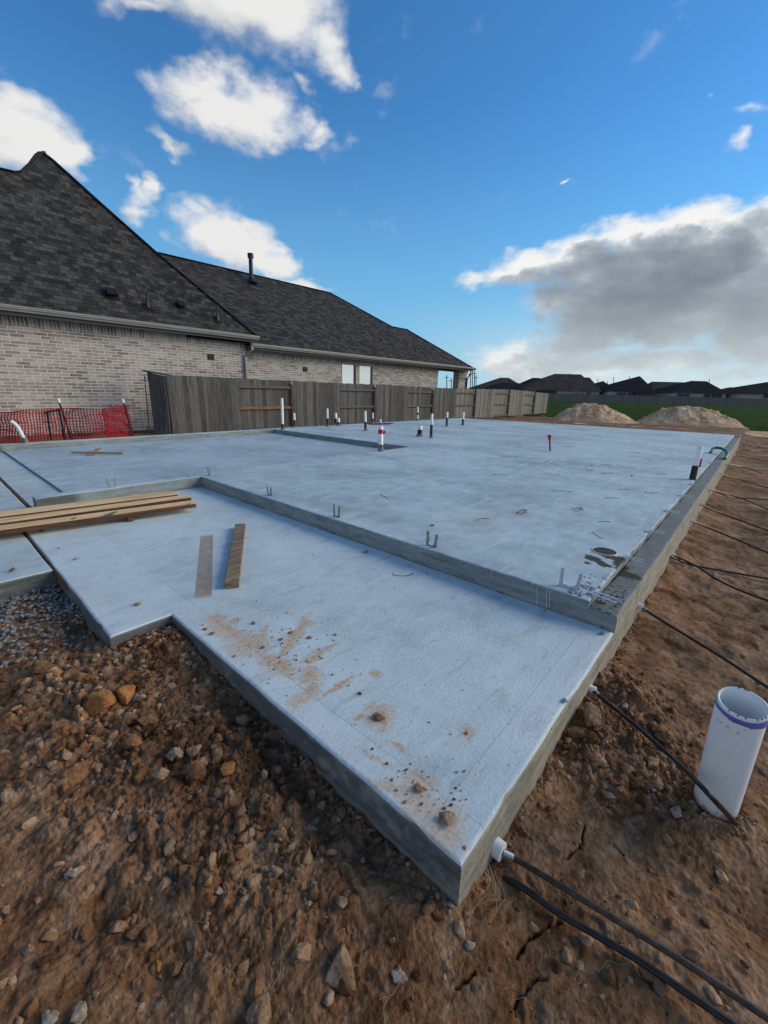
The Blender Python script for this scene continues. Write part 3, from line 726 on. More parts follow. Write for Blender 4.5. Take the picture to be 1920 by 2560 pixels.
UP = [(2.175, .335), (16.42, .335), (15.8, 9.62), (6.3, 9.78), (.62, 9.82), (.62, 9.60), (6.38, 9.58), (6.38, 5.0), (.62, 5.0), (.62, 4.86), (2.175, 4.86)]
LED = [(2.21, .339), (16.25, .339), (16.25, .476), (2.21, .476)]
TOP = [(2.175, .475), (16.26, .475), (16.26, .337), (16.42, .335), (15.8, 9.62), (6.3, 9.78), (.62, 9.82), (.62, 9.60), (6.38, 9.58), (6.38, 5.0), (.62, 5.0), (.62, 4.86), (2.175, 4.86)]
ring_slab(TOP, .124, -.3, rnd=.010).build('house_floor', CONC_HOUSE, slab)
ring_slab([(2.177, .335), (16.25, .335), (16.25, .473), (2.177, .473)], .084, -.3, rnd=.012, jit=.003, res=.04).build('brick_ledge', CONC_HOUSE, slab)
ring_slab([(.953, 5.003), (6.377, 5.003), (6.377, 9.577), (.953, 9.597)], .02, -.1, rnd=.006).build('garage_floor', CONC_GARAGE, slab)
drive = empty('driveway_slab', (-1, 3.3, -.15), 'pale concrete driveway slab at the left, divided from the porch by a joint', 'driveway')
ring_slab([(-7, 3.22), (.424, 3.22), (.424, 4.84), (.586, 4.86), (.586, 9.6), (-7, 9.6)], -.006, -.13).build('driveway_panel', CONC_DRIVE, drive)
ap = MB(); ap.slab([(.614, 5.003, -.004), (.948, 5.003, -.002), (.948, 9.595, -.002), (.614, 9.595, -.004)], .1); ap.build('apron', CONC_DRIVE, drive)
ap = MB(); ap.beam((.433, 2.9, -.03), (.4335, 4.84, -.0255), .010, .05); ap.beam((.600, 4.87, -.03), (.600, 9.59, -.0255), .018, .05)
ap.build('joint_board', POST_W, drive)
# ------------------------------------------------------------------ neighbour's house
def m_brick(name, soldier=False):
    mt, t, b = mat(name); uv = t.n.new('ShaderNodeUVMap').outputs[0]; p = P3(t)
    wv = t.vmath('SCALE', t.vmath('SUBTRACT', t.noise(p, 8, 3, .6, out=1), (.5, .5, .5)), scale=.010)
    q = t.vmath('ADD', uv, wv)
    br = t.n.new('ShaderNodeTexBrick'); t.l.new(q, br.inputs[0])
    t.set(br.inputs['Color1'], c4(0, 0, 0)); t.set(br.inputs['Color2'], c4(1, 1, 1)); t.set(br.inputs['Mortar'], c4(.5, .5, .5))
    br.inputs['Scale'].default_value = 1; br.inputs['Mortar Size'].default_value = .0085; br.inputs['Mortar Smooth'].default_value = .25
    br.inputs['Bias'].default_value = 0
    if soldier: br.inputs['Brick Width'].default_value = .079; br.inputs['Row Height'].default_value = .27; br.offset = 0
    else: br.inputs['Brick Width'].default_value = .30; br.inputs['Row Height'].default_value = .079; br.offset = .5
    r = t.node('ShaderNodeSeparateColor', (br.outputs[0],)).outputs[0]
    fine = t.noise(p, 16, 5, .7); wash = t.noise(p, .9, 5, .6)
    f = t.math('ADD', t.math('MULTIPLY', r, .55), t.math('ADD', t.math('MULTIPLY', fine, .42), t.math('MULTIPLY', wash, .35)))
    bc = t.ramp(f, [(.30, (.135, .115, .102)), (.55, (.26, .225, .205)), (.80, (.37, .325, .30)), (1.0, (.48, .43, .40))])
    red = t.math('MULTIPLY', t.smooth(t.noise(p, 3.1, 4, .7), .60, .72), .45); bc = t.mix(red, bc, c4(.27, .165, .14))
    wh = t.math('MULTIPLY', t.smooth(t.math('ADD', t.math('MULTIPLY', wash, .6), t.math('MULTIPLY', t.noise(p, 5, 6, .7), .4)), .50, .62), .42)
    bc = t.mix(wh, bc, c4(.52, .465, .43))
    c = t.mix(br.outputs['Fac'], bc, c4(.72, .675, .61))
    t.set(b.inputs['Base Color'], c); b.inputs['Roughness'].default_value = .92; b.inputs['Specular IOR Level'].default_value = .2
    bump(t, b, t.math('ADD', t.math('MULTIPLY', t.math('SUBTRACT', 1, br.outputs['Fac']), 1.0), t.math('MULTIPLY', fine, .35)), .008)
    return mt
BRICK = m_brick('washed_brick'); SOLD = m_brick('soldier_brick', True)
def m_shingle():
    mt, t, b = mat('asphalt_shingle'); uv = t.n.new('ShaderNodeUVMap').outputs[0]; p = P3(t)
    br = t.n.new('ShaderNodeTexBrick'); t.l.new(uv, br.inputs[0]); br.offset = .37; br.offset_frequency = 2
    t.set(br.inputs['Color1'], c4(0, 0, 0)); t.set(br.inputs['Color2'], c4(1, 1, 1)); t.set(br.inputs['Mortar'], c4(0, 0, 0))
    br.inputs['Scale'].default_value = 1; br.inputs['Mortar Size'].default_value = .006; br.inputs['Mortar Smooth'].default_value = .3
    br.inputs['Brick Width'].default_value = .17; br.inputs['Row Height'].default_value = .143
    r = t.node('ShaderNodeSeparateColor', (br.outputs[0],)).outputs[0]
    br2 = t.n.new('ShaderNodeTexBrick'); t.l.new(uv, br2.inputs[0]); br2.offset = .61; br2.offset_frequency = 3
    t.set(br2.inputs['Color1'], c4(0, 0, 0)); t.set(br2.inputs['Color2'], c4(1, 1, 1)); t.set(br2.inputs['Mortar'], c4(.5, .5, .5))
    br2.inputs['Scale'].default_value = 1; br2.inputs['Mortar Size'].default_value = .0; br2.inputs['Brick Width'].default_value = .24; br2.inputs['Row Height'].default_value = .143
    r2 = t.node('ShaderNodeSeparateColor', (br2.outputs[0],)).outputs[0]
    g = t.noise(p, 120, 3, .7); big = t.noise(p, .8, 4, .6)
    f = t.math('ADD', t.math('ADD', t.math('MULTIPLY', r, .27), t.math('MULTIPLY', r2, .30)), t.math('ADD', t.math('MULTIPLY', g, .3), t.math('MULTIPLY', big, .2)))
    c = t.ramp(f, [(.24, (.017, .0158, .015)), (.48, (.036, .0335, .032)), (.74, (.088, .082, .077))])
    c = t.mix(t.math('MULTIPLY', br.outputs['Fac'], .75), c, c4(.014, .013, .013))
    t.set(b.inputs['Base Color'], c); b.inputs['Roughness'].default_value = .95; b.inputs['Specular IOR Level'].default_value = .15
    bump(t, b, t.math('ADD', t.math('SUBTRACT', 1, br.outputs['Fac']), t.math('MULTIPLY', r2, .6)), .012)
    return mt
SHING = m_shingle()
GUT = simple('gutter_paint', (.28, .28, .265), .45, 0, .08, 6)
FASC = simple('fascia_paint', (.085, .083, .08), .6, 0, .08, 6)
BLACKM = simple('black_metal', (.018, .018, .019), .5, .2, .2, 12)
BLACKP = simple('black_plastic', (.012, .012, .012), .45, 0, .3, 30)
FRAME = simple('bronze_frame', (.06, .055, .05), .5, 0, .1, 8)
CAPM = simple('ridge_shingle', (.04, .038, .036), .95, 0, .35, 14, .01)
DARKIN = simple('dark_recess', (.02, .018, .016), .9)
def m_glass():
    mt, t, b = mat('window_glass'); b.inputs['Base Color'].default_value = c4(.84, .84, .82); b.inputs['Metallic'].default_value = .85
    b.inputs['Roughness'].default_value = .02; b.inputs['IOR'].default_value = 2.6; b.inputs['Specular IOR Level'].default_value = .9
    b.inputs['Coat Weight'].default_value = 1.0; b.inputs['Coat IOR'].default_value = 2.0; b.inputs['Coat Roughness'].default_value = .01
    p = P3(t); bump(t, b, t.noise(p, 1.6, 2, .5), .01, .25)
    return mt
GLASS = m_glass()
def wall_uv(m_, x0, x1, y, z0, z1):           # a wall face towards -Y
    m_.quad((x0, y, z0), (x1, y, z0), (x1, y, z1), (x0, y, z1), uv=[(x0, z0), (x1, z0), (x1, z1), (x0, z1)])
house = empty('neighbour_house', (8, 14, -.2), 'single storey house of whitewashed brick under a steep dark shingle roof, behind the wooden fence', 'house')
S1, S2 = 1.16, .63
YG1, ZG1 = 13.40, GY(320, 802, 13.40).z
YG2, ZG2 = 13.60, GY(900, 889.5, 13.60).z
def onroof(px, py, s, y0, z0):
    d = ray(px, py); t = (z0-s*y0-CAMZ)/(d[2]-s*d[1]); return Vector((d[0]*t, d[1]*t, CAMZ+d[2]*t))
Y1, Y2 = 13.8, 14.06
xc = GY(614, 880, Y1).x
zt1, zt2 = ZG1-.10, ZG2-.10
SB = .27
m_ = MB(); wall_uv(m_, -9, xc, Y1, -.13, zt1-SB)
m_.quad((xc, Y1, -.13), (xc, Y2+.3, -.13), (xc, Y2+.3, zt1-SB), (xc, Y1, zt1-SB), uv=[(0, -.13), (.56, -.13), (.56, zt1-SB), (0, zt1-SB)])
m_.quad((-9, Y2+6, -.13), (-9, Y1, -.13), (-9, Y1, zt1-SB), (-9, Y2+6, zt1-SB), uv=[(0, -.13), (6, -.13), (6, zt1), (0, zt1)])
w1 = m_.build('brick_wall', BRICK, house)
m_ = MB(); wall_uv(m_, -9, xc+.004, Y1-.012, zt1-SB, zt1); m_.quad((xc+.004, Y1-.012, zt1-SB), (xc+.004, Y2+.3, zt1-SB), (xc+.004, Y2+.3, zt1), (xc+.004, Y1-.012, zt1), uv=[(0, 0), (.56, 0), (.56, .27), (0, .27)])
m_.build('soldier_course', SOLD, w1)
m_ = MB(); m_.box(((-9+xc)/2, Y1+.12, -.24), (xc+9-.02, .3, .22)); m_.build('footing', simple('footing_concrete', (.16, .15, .135), .9, 0, .2, 5), w1)
xpl = GY(1096, 930, Y2).x
# second wall with window openings
W = []
for (a, b_) in ((197, 279), (309, 388)):
    x0 = GY(780+a/2.592, 940, Y2).x; x1 = GY(780+b_/2.592, 940, Y2).x; W.append((x0, x1))
ztw = GY(856, 902.5, Y2).z; zbw = .75
m_ = MB(); xs = [xc+.001, W[0][0]-.05, W[0][1]+.05, W[1][0]-.05, W[1][1]+.05, xpl]
for i in range(5):
    if i in (1, 3):
        wall_uv(m_, xs[i], xs[i+1], Y2, -.13, zbw-.04); wall_uv(m_, xs[i], xs[i+1], Y2, ztw+.05, zt2-SB)
        for x in (xs[i], xs[i+1]): m_.quad((x, Y2, zbw-.04), (x, Y2+.1, zbw-.04), (x, Y2+.1, ztw+.05), (x, Y2, ztw+.05), uv=[(0, 0), (.1, 0), (.1, 1.5), (0, 1.5)])
        m_.quad((xs[i], Y2, ztw+.05), (xs[i+1], Y2, ztw+.05), (xs[i+1], Y2+.1, ztw+.05), (xs[i], Y2+.1, ztw+.05), uv=[(0, 0), (1, 0), (1, .1), (0, .1)])
    else: wall_uv(m_, xs[i], xs[i+1], Y2, -.13, zt2-SB)
m_.quad((xpl, Y2, -.13), (xpl, Y2+3.4, -.13), (xpl, Y2+3.4, zt2), (xpl, Y2, zt2), uv=[(0, 0), (3.4, 0), (3.4, 2.6), (0, 2.6)])
w2 = m_.build('brick_wall', BRICK, house)
m_ = MB(); wall_uv(m_, xc+.001, xpl+.002, Y2-.012, zt2-SB, zt2); m_.build('soldier_course', SOLD, w2)
for i, (x0, x1) in enumerate(W):
    m_ = MB(); h = ztw-zbw; yy = Y2+.05
    for (a, b2) in (((x0-.05, yy, zbw), (x0-.05, yy, ztw)), ((x1+.05, yy, zbw), (x1+.05, yy, ztw))): m_.beam((a[0]+(.025 if a[0] < x0 else -.025), yy, zbw-.03), (a[0]+(.025 if a[0] < x0 else -.025), yy, ztw+.05), .05, .07, (0, 1, 0))
    m_.beam((x0, yy, ztw+.025), (x1, yy, ztw+.025), .07, .05); m_.beam((x0, yy, zbw-.02), (x1, yy, zbw-.02), .07, .05)
    wf = m_.build('window_frame', FRAME, house)
    m_ = MB(); m_.quad((x0, yy+.01, zbw), (x1, yy+.01, zbw), (x1, yy+.01, ztw), (x0, yy+.01, ztw)); m_.build('window_pane', GLASS, wf)
    m_ = MB(); m_.box(((x0+x1)/2, yy+.35, (zbw+ztw)/2), (x1-x0+.1, .6, h+.1)); 
# body behind and covered patio
xpr = GY(1170, 940, Y2).x
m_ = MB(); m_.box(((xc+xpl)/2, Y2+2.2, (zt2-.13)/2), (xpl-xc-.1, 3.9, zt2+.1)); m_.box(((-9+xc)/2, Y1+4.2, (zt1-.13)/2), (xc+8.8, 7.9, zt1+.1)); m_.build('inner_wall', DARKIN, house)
x0 = GY(1147.5, 940, Y2).x
for (yy) in (Y2, Y2+3.2):
    m_ = MB()
    m_.quad((x0, yy, -.13), (xpr-.12, yy, -.13), (xpr-.12, yy, zt2), (x0, yy, zt2), uv=[(0, 0), (.5, 0), (.5, 2.6), (0, 2.6)])
    m_.quad((x0, yy+.4, -.13), (x0, yy, -.13), (x0, yy, zt2), (x0, yy+.4, zt2), uv=[(0, 0), (.4, 0), (.4, 2.6), (0, 2.6)])
    m_.quad((xpr-.12, yy, -.13), (xpr-.12, yy+.4, -.13), (xpr-.12, yy+.4, zt2), (xpr-.12, yy, zt2), uv=[(0, 0), (.4, 0), (.4, 2.6), (0, 2.6)])
    m_.build('patio_column', BRICK, house)
m_ = MB(); m_.box(((xpl+xpr)/2, Y2+.2, zt2-.06), (xpr-xpl+.1, .34, .18)); m_.box(((xpl+xpr)/2, Y2+1.7, zt2+.06), (xpr-xpl+.5, 3.9, .05)); m_.build('patio_beam', FASC, house)
m_ = MB(); m_.box(((xpl+xpr)/2, Y2+1.7, -.18), (xpr-xpl+.4, 3.8, .12)); m_.build('patio_floor', CONC_DRIVE, house)
def roof(front, s, y0, yr, cap_idx, name, gx0=None):
    """front slope polygon, eave first; the back slope mirrors it about the ridge line yr"""
    def uv(P): return (P.x, (P.y-y0)*math.sqrt(1+s*s))
    m_ = MB(); m_.quad(*front, uv=[uv(q) for q in front])
    mir = [Vector((q.x, 2*yr-q.y, q.z)) for q in front]
    m_.quad(*reversed(mir), uv=[uv(q) for q in reversed(front)])
    n = len(front)
    for i in range(1, n-1):
        a, b2 = front[i], front[i+1]; c, d = mir[i+1], mir[i]
        if (a-d).length < .01 and (b2-c).length < .01: continue
        m_.quad(a, d, c, b2, uv=[(a.y, a.z*1.4), (d.y, d.z*1.4), (c.y, c.z*1.4), (b2.y, b2.z*1.4)])
    a, b2 = front[-1], front[0]; m_.quad(a, mir[-1], mir[0], b2, uv=[(a.y, a.z), (mir[-1].y, a.z), (mir[0].y, b2.z), (b2.y, b2.z)])
    r = m_.build(name, SHING, house)
    m_ = MB(); pts = [front[i]+Vector((0, -.01, .012)) for i in cap_idx]
    for a, b2 in zip(pts[:-1], pts[1:]): m_.beam(a, b2, .16, .022)
    m_.build('ridge_cap', CAPM, r); return r
e1 = onroof(643.5, 841, S1, YG1, ZG1)
f1 = [Vector((-9.6, YG1, ZG1)), e1] + [onroof(x, y, S1, YG1, ZG1) for x, y in ((392, 632), (250, 506), (128, 396), (112, 383), (103, 381), (95, 387), (80, 408), (62, 425), (50, 430), (30, 430), (0, 423), (-160, 395), (-300, 520))]
f1[0].x = -9.6
yr1 = max(q.y for q in f1)+.02
r1 = roof(f1, S1, YG1, yr1, list(range(1, 14)), 'roof')
e2 = onroof(1190, 924, S2, YG2, ZG2)
f2 = [Vector((6.2, YG2, ZG2)), e2] + [onroof(x, y, S2, YG2, ZG2) for x, y in ((1018, 824.5), (980, 817), (825.8, 732.7), (392.3, 631.8), (330, 617))]
yr2 = max(q.y for q in f2)+.02
# the back slope is closed off straight down to a rear eave
r2 = roof(f2, S2, YG2, yr2, [1, 2, 3, 4, 5], 'roof')
def gutter(x0, x1, y, z, name='gutter'):
    prof = [(0, 0), (-.13, 0), (-.13, -.03), (-.118, -.04), (-.118, -.065), (-.09, -.085), (-.075, -.125), (0, -.125)]
    m_ = MB(); vs = [(x0, y+a, z+b2) for a, b2 in prof]+[(x1, y+a, z+b2) for a, b2 in prof]; n = len(prof)
    m_.add(vs, [(i, (i+1) % n, n+(i+1) % n, n+i) for i in range(n)]+[tuple(range(n-1, -1, -1)), tuple(range(n, 2*n))])
    return m_.build(name, GUT, house)
g1 = gutter(-9.6, e1.x+.02, YG1+.02, ZG1+.02); g2 = gutter(GY(626, 866, YG2).x, e2.x+.05, YG2+.02, ZG2+.02)
m_ = MB(); m_.box(((-9.6+e1.x)/2, (YG1+Y1)/2+.05, ZG1-.085), (e1.x+9.6, Y1-YG1+.1, .05)); m_.box(((-9.6+e1.x)/2, YG1+.045, ZG1-.10), (e1.x+9.55, .03, .15))
m_.box(((xc+e2.x)/2, (YG2+Y2)/2+.05, ZG2-.088), (e2.x-xc-.1, Y2-YG2+.1, .05)); m_.box(((xc+e2.x)/2, YG2+.045, ZG2-.10), (e2.x-xc-.2, .03, .15))
m_.box((xc+.2, Y1+.12, ZG1-.22), (.42, .28, .24)); m_.build('soffit', FASC, house)
# downspouts
q1 = GY(630, 868, YG2-.05); q2 = GY(612, 888, Y1-.05)
m_ = MB(); m_.beam(q1+Vector((0, 0, .02)), q1-Vector((0, 0, .09)), .075, .06, (0, 1, 0)); m_.beam(q1-Vector((0, 0, .07)), Vector((xc-.05, Y1-.055, q1.z-.3)), .075, .06, (0, 1, 0)); m_.beam((xc-.05, Y1-.055, q1.z-.27), (xc-.05, Y1-.055, -.1), .075, .06, (0, 1, 0))
m_.build('downspout', GUT, house)
q1 = GY(1177, 930, YG2-.04); 
m_ = MB(); m_.beam(q1, q1-Vector((0, 0, .12)), .07, .06, (0, 1, 0)); m_.beam(q1-Vector((0, 0, .10)), Vector((xpr-.16, Y2-.05, q1.z-.36)), .07, .06, (0, 1, 0)); m_.beam((xpr-.16, Y2-.05, q1.z-.33), (xpr-.16, Y2-.05, -.1), .07, .06, (0, 1, 0))
m_.build('downspout', BLACKM, house)
for (x, y, yy) in ((528, 892, Y1), (763.5, 923, Y2)):
    c = GY(x, y, yy-.02); m_ = MB(); m_.box(c, (.20, .03, .17)); 
    for k in range(3): m_.box(c+Vector((0, -.02, -.05+.05*k)), (.18, .02, .012))
    m_.build('wall_vent', simple('brown_vent', (.035, .02, .014), .7), house)
def roof_n(s): return Vector((0, -s, 1)).normalized()
def roof_vent(px, py, sz, s, y0, z0):
    c = onroof(px, py, s, y0, z0); n = roof_n(s); t1 = Vector((1, 0, 0)); t2 = n.cross(t1); M = Matrix((t1, t2, n)).transposed()
    m_ = MB(); m_.box(c+n*.01, (sz*1.5, sz*1.5, .012), M); m_.box(c+n*.06+t2*.03, (sz, sz*.8, .10), M); m_.box(c+n*.12, (sz*1.1, sz, .02), M); m_.build('roof_vent', BLACKP, r1, bevel=.006)
roof_vent(278, 737, .24, S1, YG1, ZG1); roof_vent(451, 766, .20, S1, YG1, ZG1)
def vent_pipe(px, py, pyt, r, s, y0, z0, par, cap=False):
    c = onroof(px, py, s, y0, z0); top = GD(px-(1 if not cap else 2.5), pyt, depth(c)); n = roof_n(s); t1 = Vector((1, 0, 0)); t2 = n.cross(t1); M = Matrix((t1, t2, n)).transposed()
    m_ = MB(); m_.tube([c-Vector((0, 0, .1)), top], r, 14)
    if cap: m_.tube([top-Vector((0, 0, .16)), top+Vector((0, 0, .02))], r*1.5, 14)
    p_ = m_.build('vent_pipe', BLACKM, par)
    m_ = MB(); m_.box(c+n*.012, (r*9, r*8, .012), M); m_.tube([c-Vector((0, 0, .02)), c+Vector((0, 0, .16))], [r*3, r*1.15], 14); m_.build('flashing', BLACKP, p_)
vent_pipe(369, 768, 731, .028, S1, YG1, ZG1, r1); vent_pipe(543.5, 801, 765, .028, S1, YG1, ZG1, r1)
vent_pipe(628.5, 706, 635, .09, S2, YG2, ZG2, r2, True)

# ------------------------------------------------------------------ fence (alternating bays)
YF = 12.3
def fx(px): return GY(px, 1000, YF).x
def ftop(x): # fence top falls slightly against the camera height along its run
    k = sstep(np.array([x]), 4.6, 34)[0]; return 1.0*(1-k)*(CAMZ+.0212*YF)+k*(CAMZ+.0085*YF)
fence = empty('wooden_fence', (4.8, YF, -.28), 'weathered grey wooden privacy fence of alternating board bays, between the slab and the brick house', 'fence')
BND = [421, 597, 731, 847, 937.5, 1016, 1082.5, 1139, 1188, 1234.5, 1272.5, 1308, 1336.5, 1368]
BX = [fx(q) for q in BND]
zt_px = [GY(p, y, YF).z for p, y in ((421, 938), (597, 945), (731, 952), (847, 958), (937.5, 961), (1016, 965), (1082.5, 969), (1139, 970.5), (1188, 972), (1234.5, 973), (1272.5, 974), (1308, 977), (1336.5, 980), (1368, 984))]
zb = -.26
for i in range(13):
    x0, x1 = BX[i], BX[i+1]; front_bay = (i % 2 == 0); mt = FENCE_W if i < 7 else FENCE_P
    m_ = MB(); n = max(4, int(round((x1-x0)/.142))); wd = (x1-x0)/n; yb = YF-.045 if front_bay else YF+.045
    for k in range(n):
        xc_ = x0+(k+.5)*wd; u = (k+.5)/n; zt = zt_px[i]*(1-u)+zt_px[i+1]*u+rng.uniform(-.014, .014); lean = rng.uniform(-.004, .004)+(-.02 if i == 0 else 0)
        y0 = yb+rng.uniform(-.004, .004)
        w = wd*.5-rng.uniform(.001, .004); th = .008
        vs = [(xc_-w, y0-th, zb), (xc_+w, y0-th, zb), (xc_+w+lean, y0-th, zt-.03), (xc_+w*.75+lean, y0-th, zt), (xc_-w*.75+lean, y0-th, zt), (xc_-w+lean, y0-th, zt-.03)]
        vs += [(a, b2+2*th, c) for a, b2, c in vs]
        m_.add(vs, [(0, 1, 2, 3, 4, 5), (11, 10, 9, 8, 7, 6)]+[(j, j+6, (j+1) % 6+6, (j+1) % 6) for j in range(6)])
    m_.build('board_panel', mt, fence)
    zt = (zt_px[i]+zt_px[i+1])/2
    for j, (fr, w_) in enumerate(((.86, .085), (.47, .085), (.07, .085))):
        z = zb+(zt-zb)*fr; m_ = MB(); m_.beam((x0+.04, YF, z), (x1-.04, YF, z), .04, w_); m_.build('rail', BROWN_RAIL if (j == 1 and i == 1) else RAIL_W, fence)
for i, x in enumerate(BX):
    m_ = MB(); m_.box((x-.02, YF+(.0 if i else .02), (zb+zt_px[i]-.12)/2), (.09, .085, zt_px[i]-.12-zb)); m_.build('post', POST_W if i else FENCE_W, fence)
# leaning return panel at the near end of the fence
gate = empty('leaning_fence_panel', (4.8, 12.2, -.28), 'dark leaning panel of old boards with a cap, at the fence near end', 'fence panel')
dA = depth(GY(421, 1000, 12.2)); 
bl, br_, tl, tr_ = GD(388, 1092, dA), GD(424, 1086, dA), GD(367, 930, dA+.5), GD(416, 941, dA)
bl.z = br_.z = -.26
for k in range(3):
    m_ = MB(); u0, u1 = k/3+.008, (k+1)/3-.008
    a, b2, c, d = bl.lerp(br_, u0), bl.lerp(br_, u1), tl.lerp(tr_, u1), tl.lerp(tr_, u0); m_.slab([a, b2, c, d], .018); m_.build('board', FENCE_W, gate)
m_ = MB(); m_.beam(tl+Vector((-.08, -.02, .03)), tr_+Vector((.12, -.02, .03)), .12, .035); m_.build('cap_rail', FENCE_W, gate)
m_ = MB(); m_.beam(GD(361, 940, dA+.4), GD(372, 1060, dA+.4), .02, .02, (0, 1, 0)); m_.build('wire_edge', BLACKM, gate)
post2 = MB(); a = GY(371, 1062, 13.0); post2.beam(a, (a.x, a.y, -.3), .035, .035, (0, 1, 0)); tag(post2.build('wood_stake', OLD_W), 'thin grey wooden stake standing between the leaning fence panel and the red netting', 'stake')

# ------------------------------------------------------------------ red safety netting
YN = 11.6
NETM = simple('red_netting', (.40, .008, .02), .55, 0, .1, 12)
net = empty('safety_netting', (3, YN, -.15), 'red plastic safety netting sagging on leaning stakes before the brick wall', 'safety net')
def netpt(u, v):      # u 0..1 left to right, v 0..1 bottom to top
    px = -70+u*(318+70+14*(1-v)); top = 1031-13*u+3*math.sin(u*9); bot = 1112-13*u
    py = bot+(top-bot)*v
    q = GY(px+mnoise.noise(Vector((u*9, v*3, 1)))*5, py+mnoise.noise(Vector((u*7, v*4, 8)))*3, YN+.12*math.sin(u*14)+.08*mnoise.noise(Vector((u*5, v*2, 4)))+(.25*(1-v)))
    return q
m_ = MB(); NU, NV = 44, 13
for i in range(NU+1):
    pp = [netpt(i/NU*.86, j/NV) for j in range(NV+1)]
    for a, b2 in zip(pp[:-1], pp[1:]): m_.beam(a, b2, .020, .006, (0, 1, 0))
for j in range(NV+1):
    pp = [netpt(i/NU*.86, j/NV) for i in range(NU+1)]
    for a, b2 in zip(pp[:-1], pp[1:]): m_.beam(a, b2, .011 if j < NV else .022, .005, (0, 1, 0))
NU2, NV2 = 22, 16
def np2(u, v): return netpt(.845+.155*u, v)+Vector((.02*math.sin(v*20+u*8), -.03+.02*math.sin(u*17), (.02+.05*u)*v))
for i in range(NU2+1):
    pp = [np2(i/NU2, j/NV2) for j in range(NV2+1)]
    for a, b2 in zip(pp[:-1], pp[1:]): m_.beam(a, b2, .014, .006, (0, 1, 0))
for j in range(NV2+1):
    pp = [np2(i/NU2, j/NV2) for i in range(NU2+1)]
    for a, b2 in zip(pp[:-1], pp[1:]): m_.beam(a, b2, .014, .006, (0, 1, 0))
m_.build('net', NETM, net)
RUST = simple('dark_rebar', (.04, .02, .015), .8, .3, .3, 20)
WHITEP = simple('white_plastic', (.78, .78, .76), .4, 0, .03, 14)
for (xt, yt, xb, yb_, cap) in ((147, 1003, 180, 1100, 1), (308, 1004, 334, 1096, 1), (118, 1030, 128, 1100, 0), (148, 1026, 163, 1102, 0)):
    a, b2 = GY(xt, yt, YN-.08), GY(xb, yb_, YN-.08); m_ = MB(); m_.tube([a, b2], .016 if cap else .022, 8); s_ = m_.build('stake', RUST, net)
    if cap: mm = MB(); d = (a-b2).normalized(); mm.tube([a-d*.03, a+d*.055], .032, 10); mm.build('stake_cap', WHITEP, s_)
m_ = MB(); m_.tube([GY(112, 1031, YN-.1), GY(150, 1024, YN-.1)], .022, 8); m_.build('stake', RUST, net)

# ------------------------------------------------------------------ lumber and boards
ZL = .10
def board(name, a, b2, w, h, mt, label, cat, group, edge=None, side=1):
    """plank from a to b2 along its top front edge; w back from it, h down"""
    a, b2 = Vector(a), Vector(b2); d = (b2-a).normalized(); up = Vector((0, 0, 1)); sd = up.cross(d).normalized()*side
    c = (a+b2)/2+sd*w/2-up*h/2
    root = empty(name, tuple(c), label, cat, group); rot = Matrix((d, sd, d.cross(sd))).transposed()
    m_ = MB(); m_.box(c, ((b2-a).length, w, h), rot); m_.build('plank', mt, root, bevel=.002)
    if edge:
        m_ = MB(); m_.box(c-sd*(w/2+.0015), ((b2-a).length-.004, .003, h*.98), rot); m_.build('edge_shade', edge, root)  # thin dark strip carrying the painted shade of the edge
    return root
def lum(py_r, px_r, py_l, z):
    r, l = G(px_r, py_r, z), G(0, py_l, z); l2 = l+(l-r).normalized()*.9; return r, l2
rows = [(490, 1259, 1326, .085), (478, 1243.5, 1308, .098), (444, 1236, 1292, .111)]
labs = ['fresh pine plank with green ink marks, front one of three on the porch', 'middle plank of the three fresh pine planks by the garage step', 'rear and shortest reaching plank of the three fresh pine planks by the garage step']
ends = []
for (px, pr, pl, z), lb in zip(rows, labs):
    r, l = lum(pr, px, pl, z); nxt = {0: (478, 1243.5, 1308, .098), 1: (444, 1236, 1292, .111), 2: (443, 1228, 1277, .111)}[rows.index((px, pr, pl, z))]
    r2_, l2_ = lum(nxt[1], nxt[0], nxt[2], nxt[3]); d = (l-r).normalized(); w = abs((l2_-r).cross(d).length)
    board('pine_plank', r, l, max(.09, min(.2, w+.012)), .036, PINE, lb, 'plank', 'fresh pine planks lying side by side', PINE_E, side=-1)
    ends.append((r, l))
r, l = ends[0]; d = (l-r).normalized()
for k, t_ in enumerate((.55, 2.2)):
    c = r+d*t_; sd = Vector((-d.y, d.x, 0)); sd = sd if sd.y > 0 else -sd
    m_ = MB(); m_.box(c+sd*.17-Vector((0, 0, .0605)), (.04, .34, .047), Matrix((d, sd, Vector((0, 0, 1)))).transposed())
    tag(m_.build('spacer_block', POST_W), 'dark wooden spacer under the plank pile, '+('near its right end' if k == 0 else 'near the photo edge'), 'wood block')
# weathered two by four
A_, B_, C_, D_ = G(559, 1457, .038), G(597, 1457, .038), G(613, 1309, .038), G(588, 1309, .038)
a, b2 = (A_+B_)/2, (C_+D_)/2; d = (b2-a).normalized(); sd = Vector((-d.y, d.x, 0))
root = empty('old_board', ((a+b2)/2).to_tuple(), 'short weathered grey brown board with a pink paint mark lying on the porch slab', 'board')
m_ = MB(); m_.box((a+b2)/2-Vector((0, 0, .0185)), ((b2-a).length, .083, .037), Matrix((d, sd, Vector((0, 0, 1)))).transposed()); m_.build('plank', OLD_W, root, bevel=.003)
pm = G(598, 1362, .0385); m_ = MB()
for k in range(5):
    e = pm+sd*(.016-.008*k)+d*rng.uniform(-.008, .008); m_.box(e+Vector((0, 0, .0008)), (.018*rng.uniform(.5, 1), .0085, .0012), Matrix((d, sd, Vector((0, 0, 1)))).transposed())
m_.build('paint_mark', simple('pink_paint', (.8, .10, .14), .6), root)
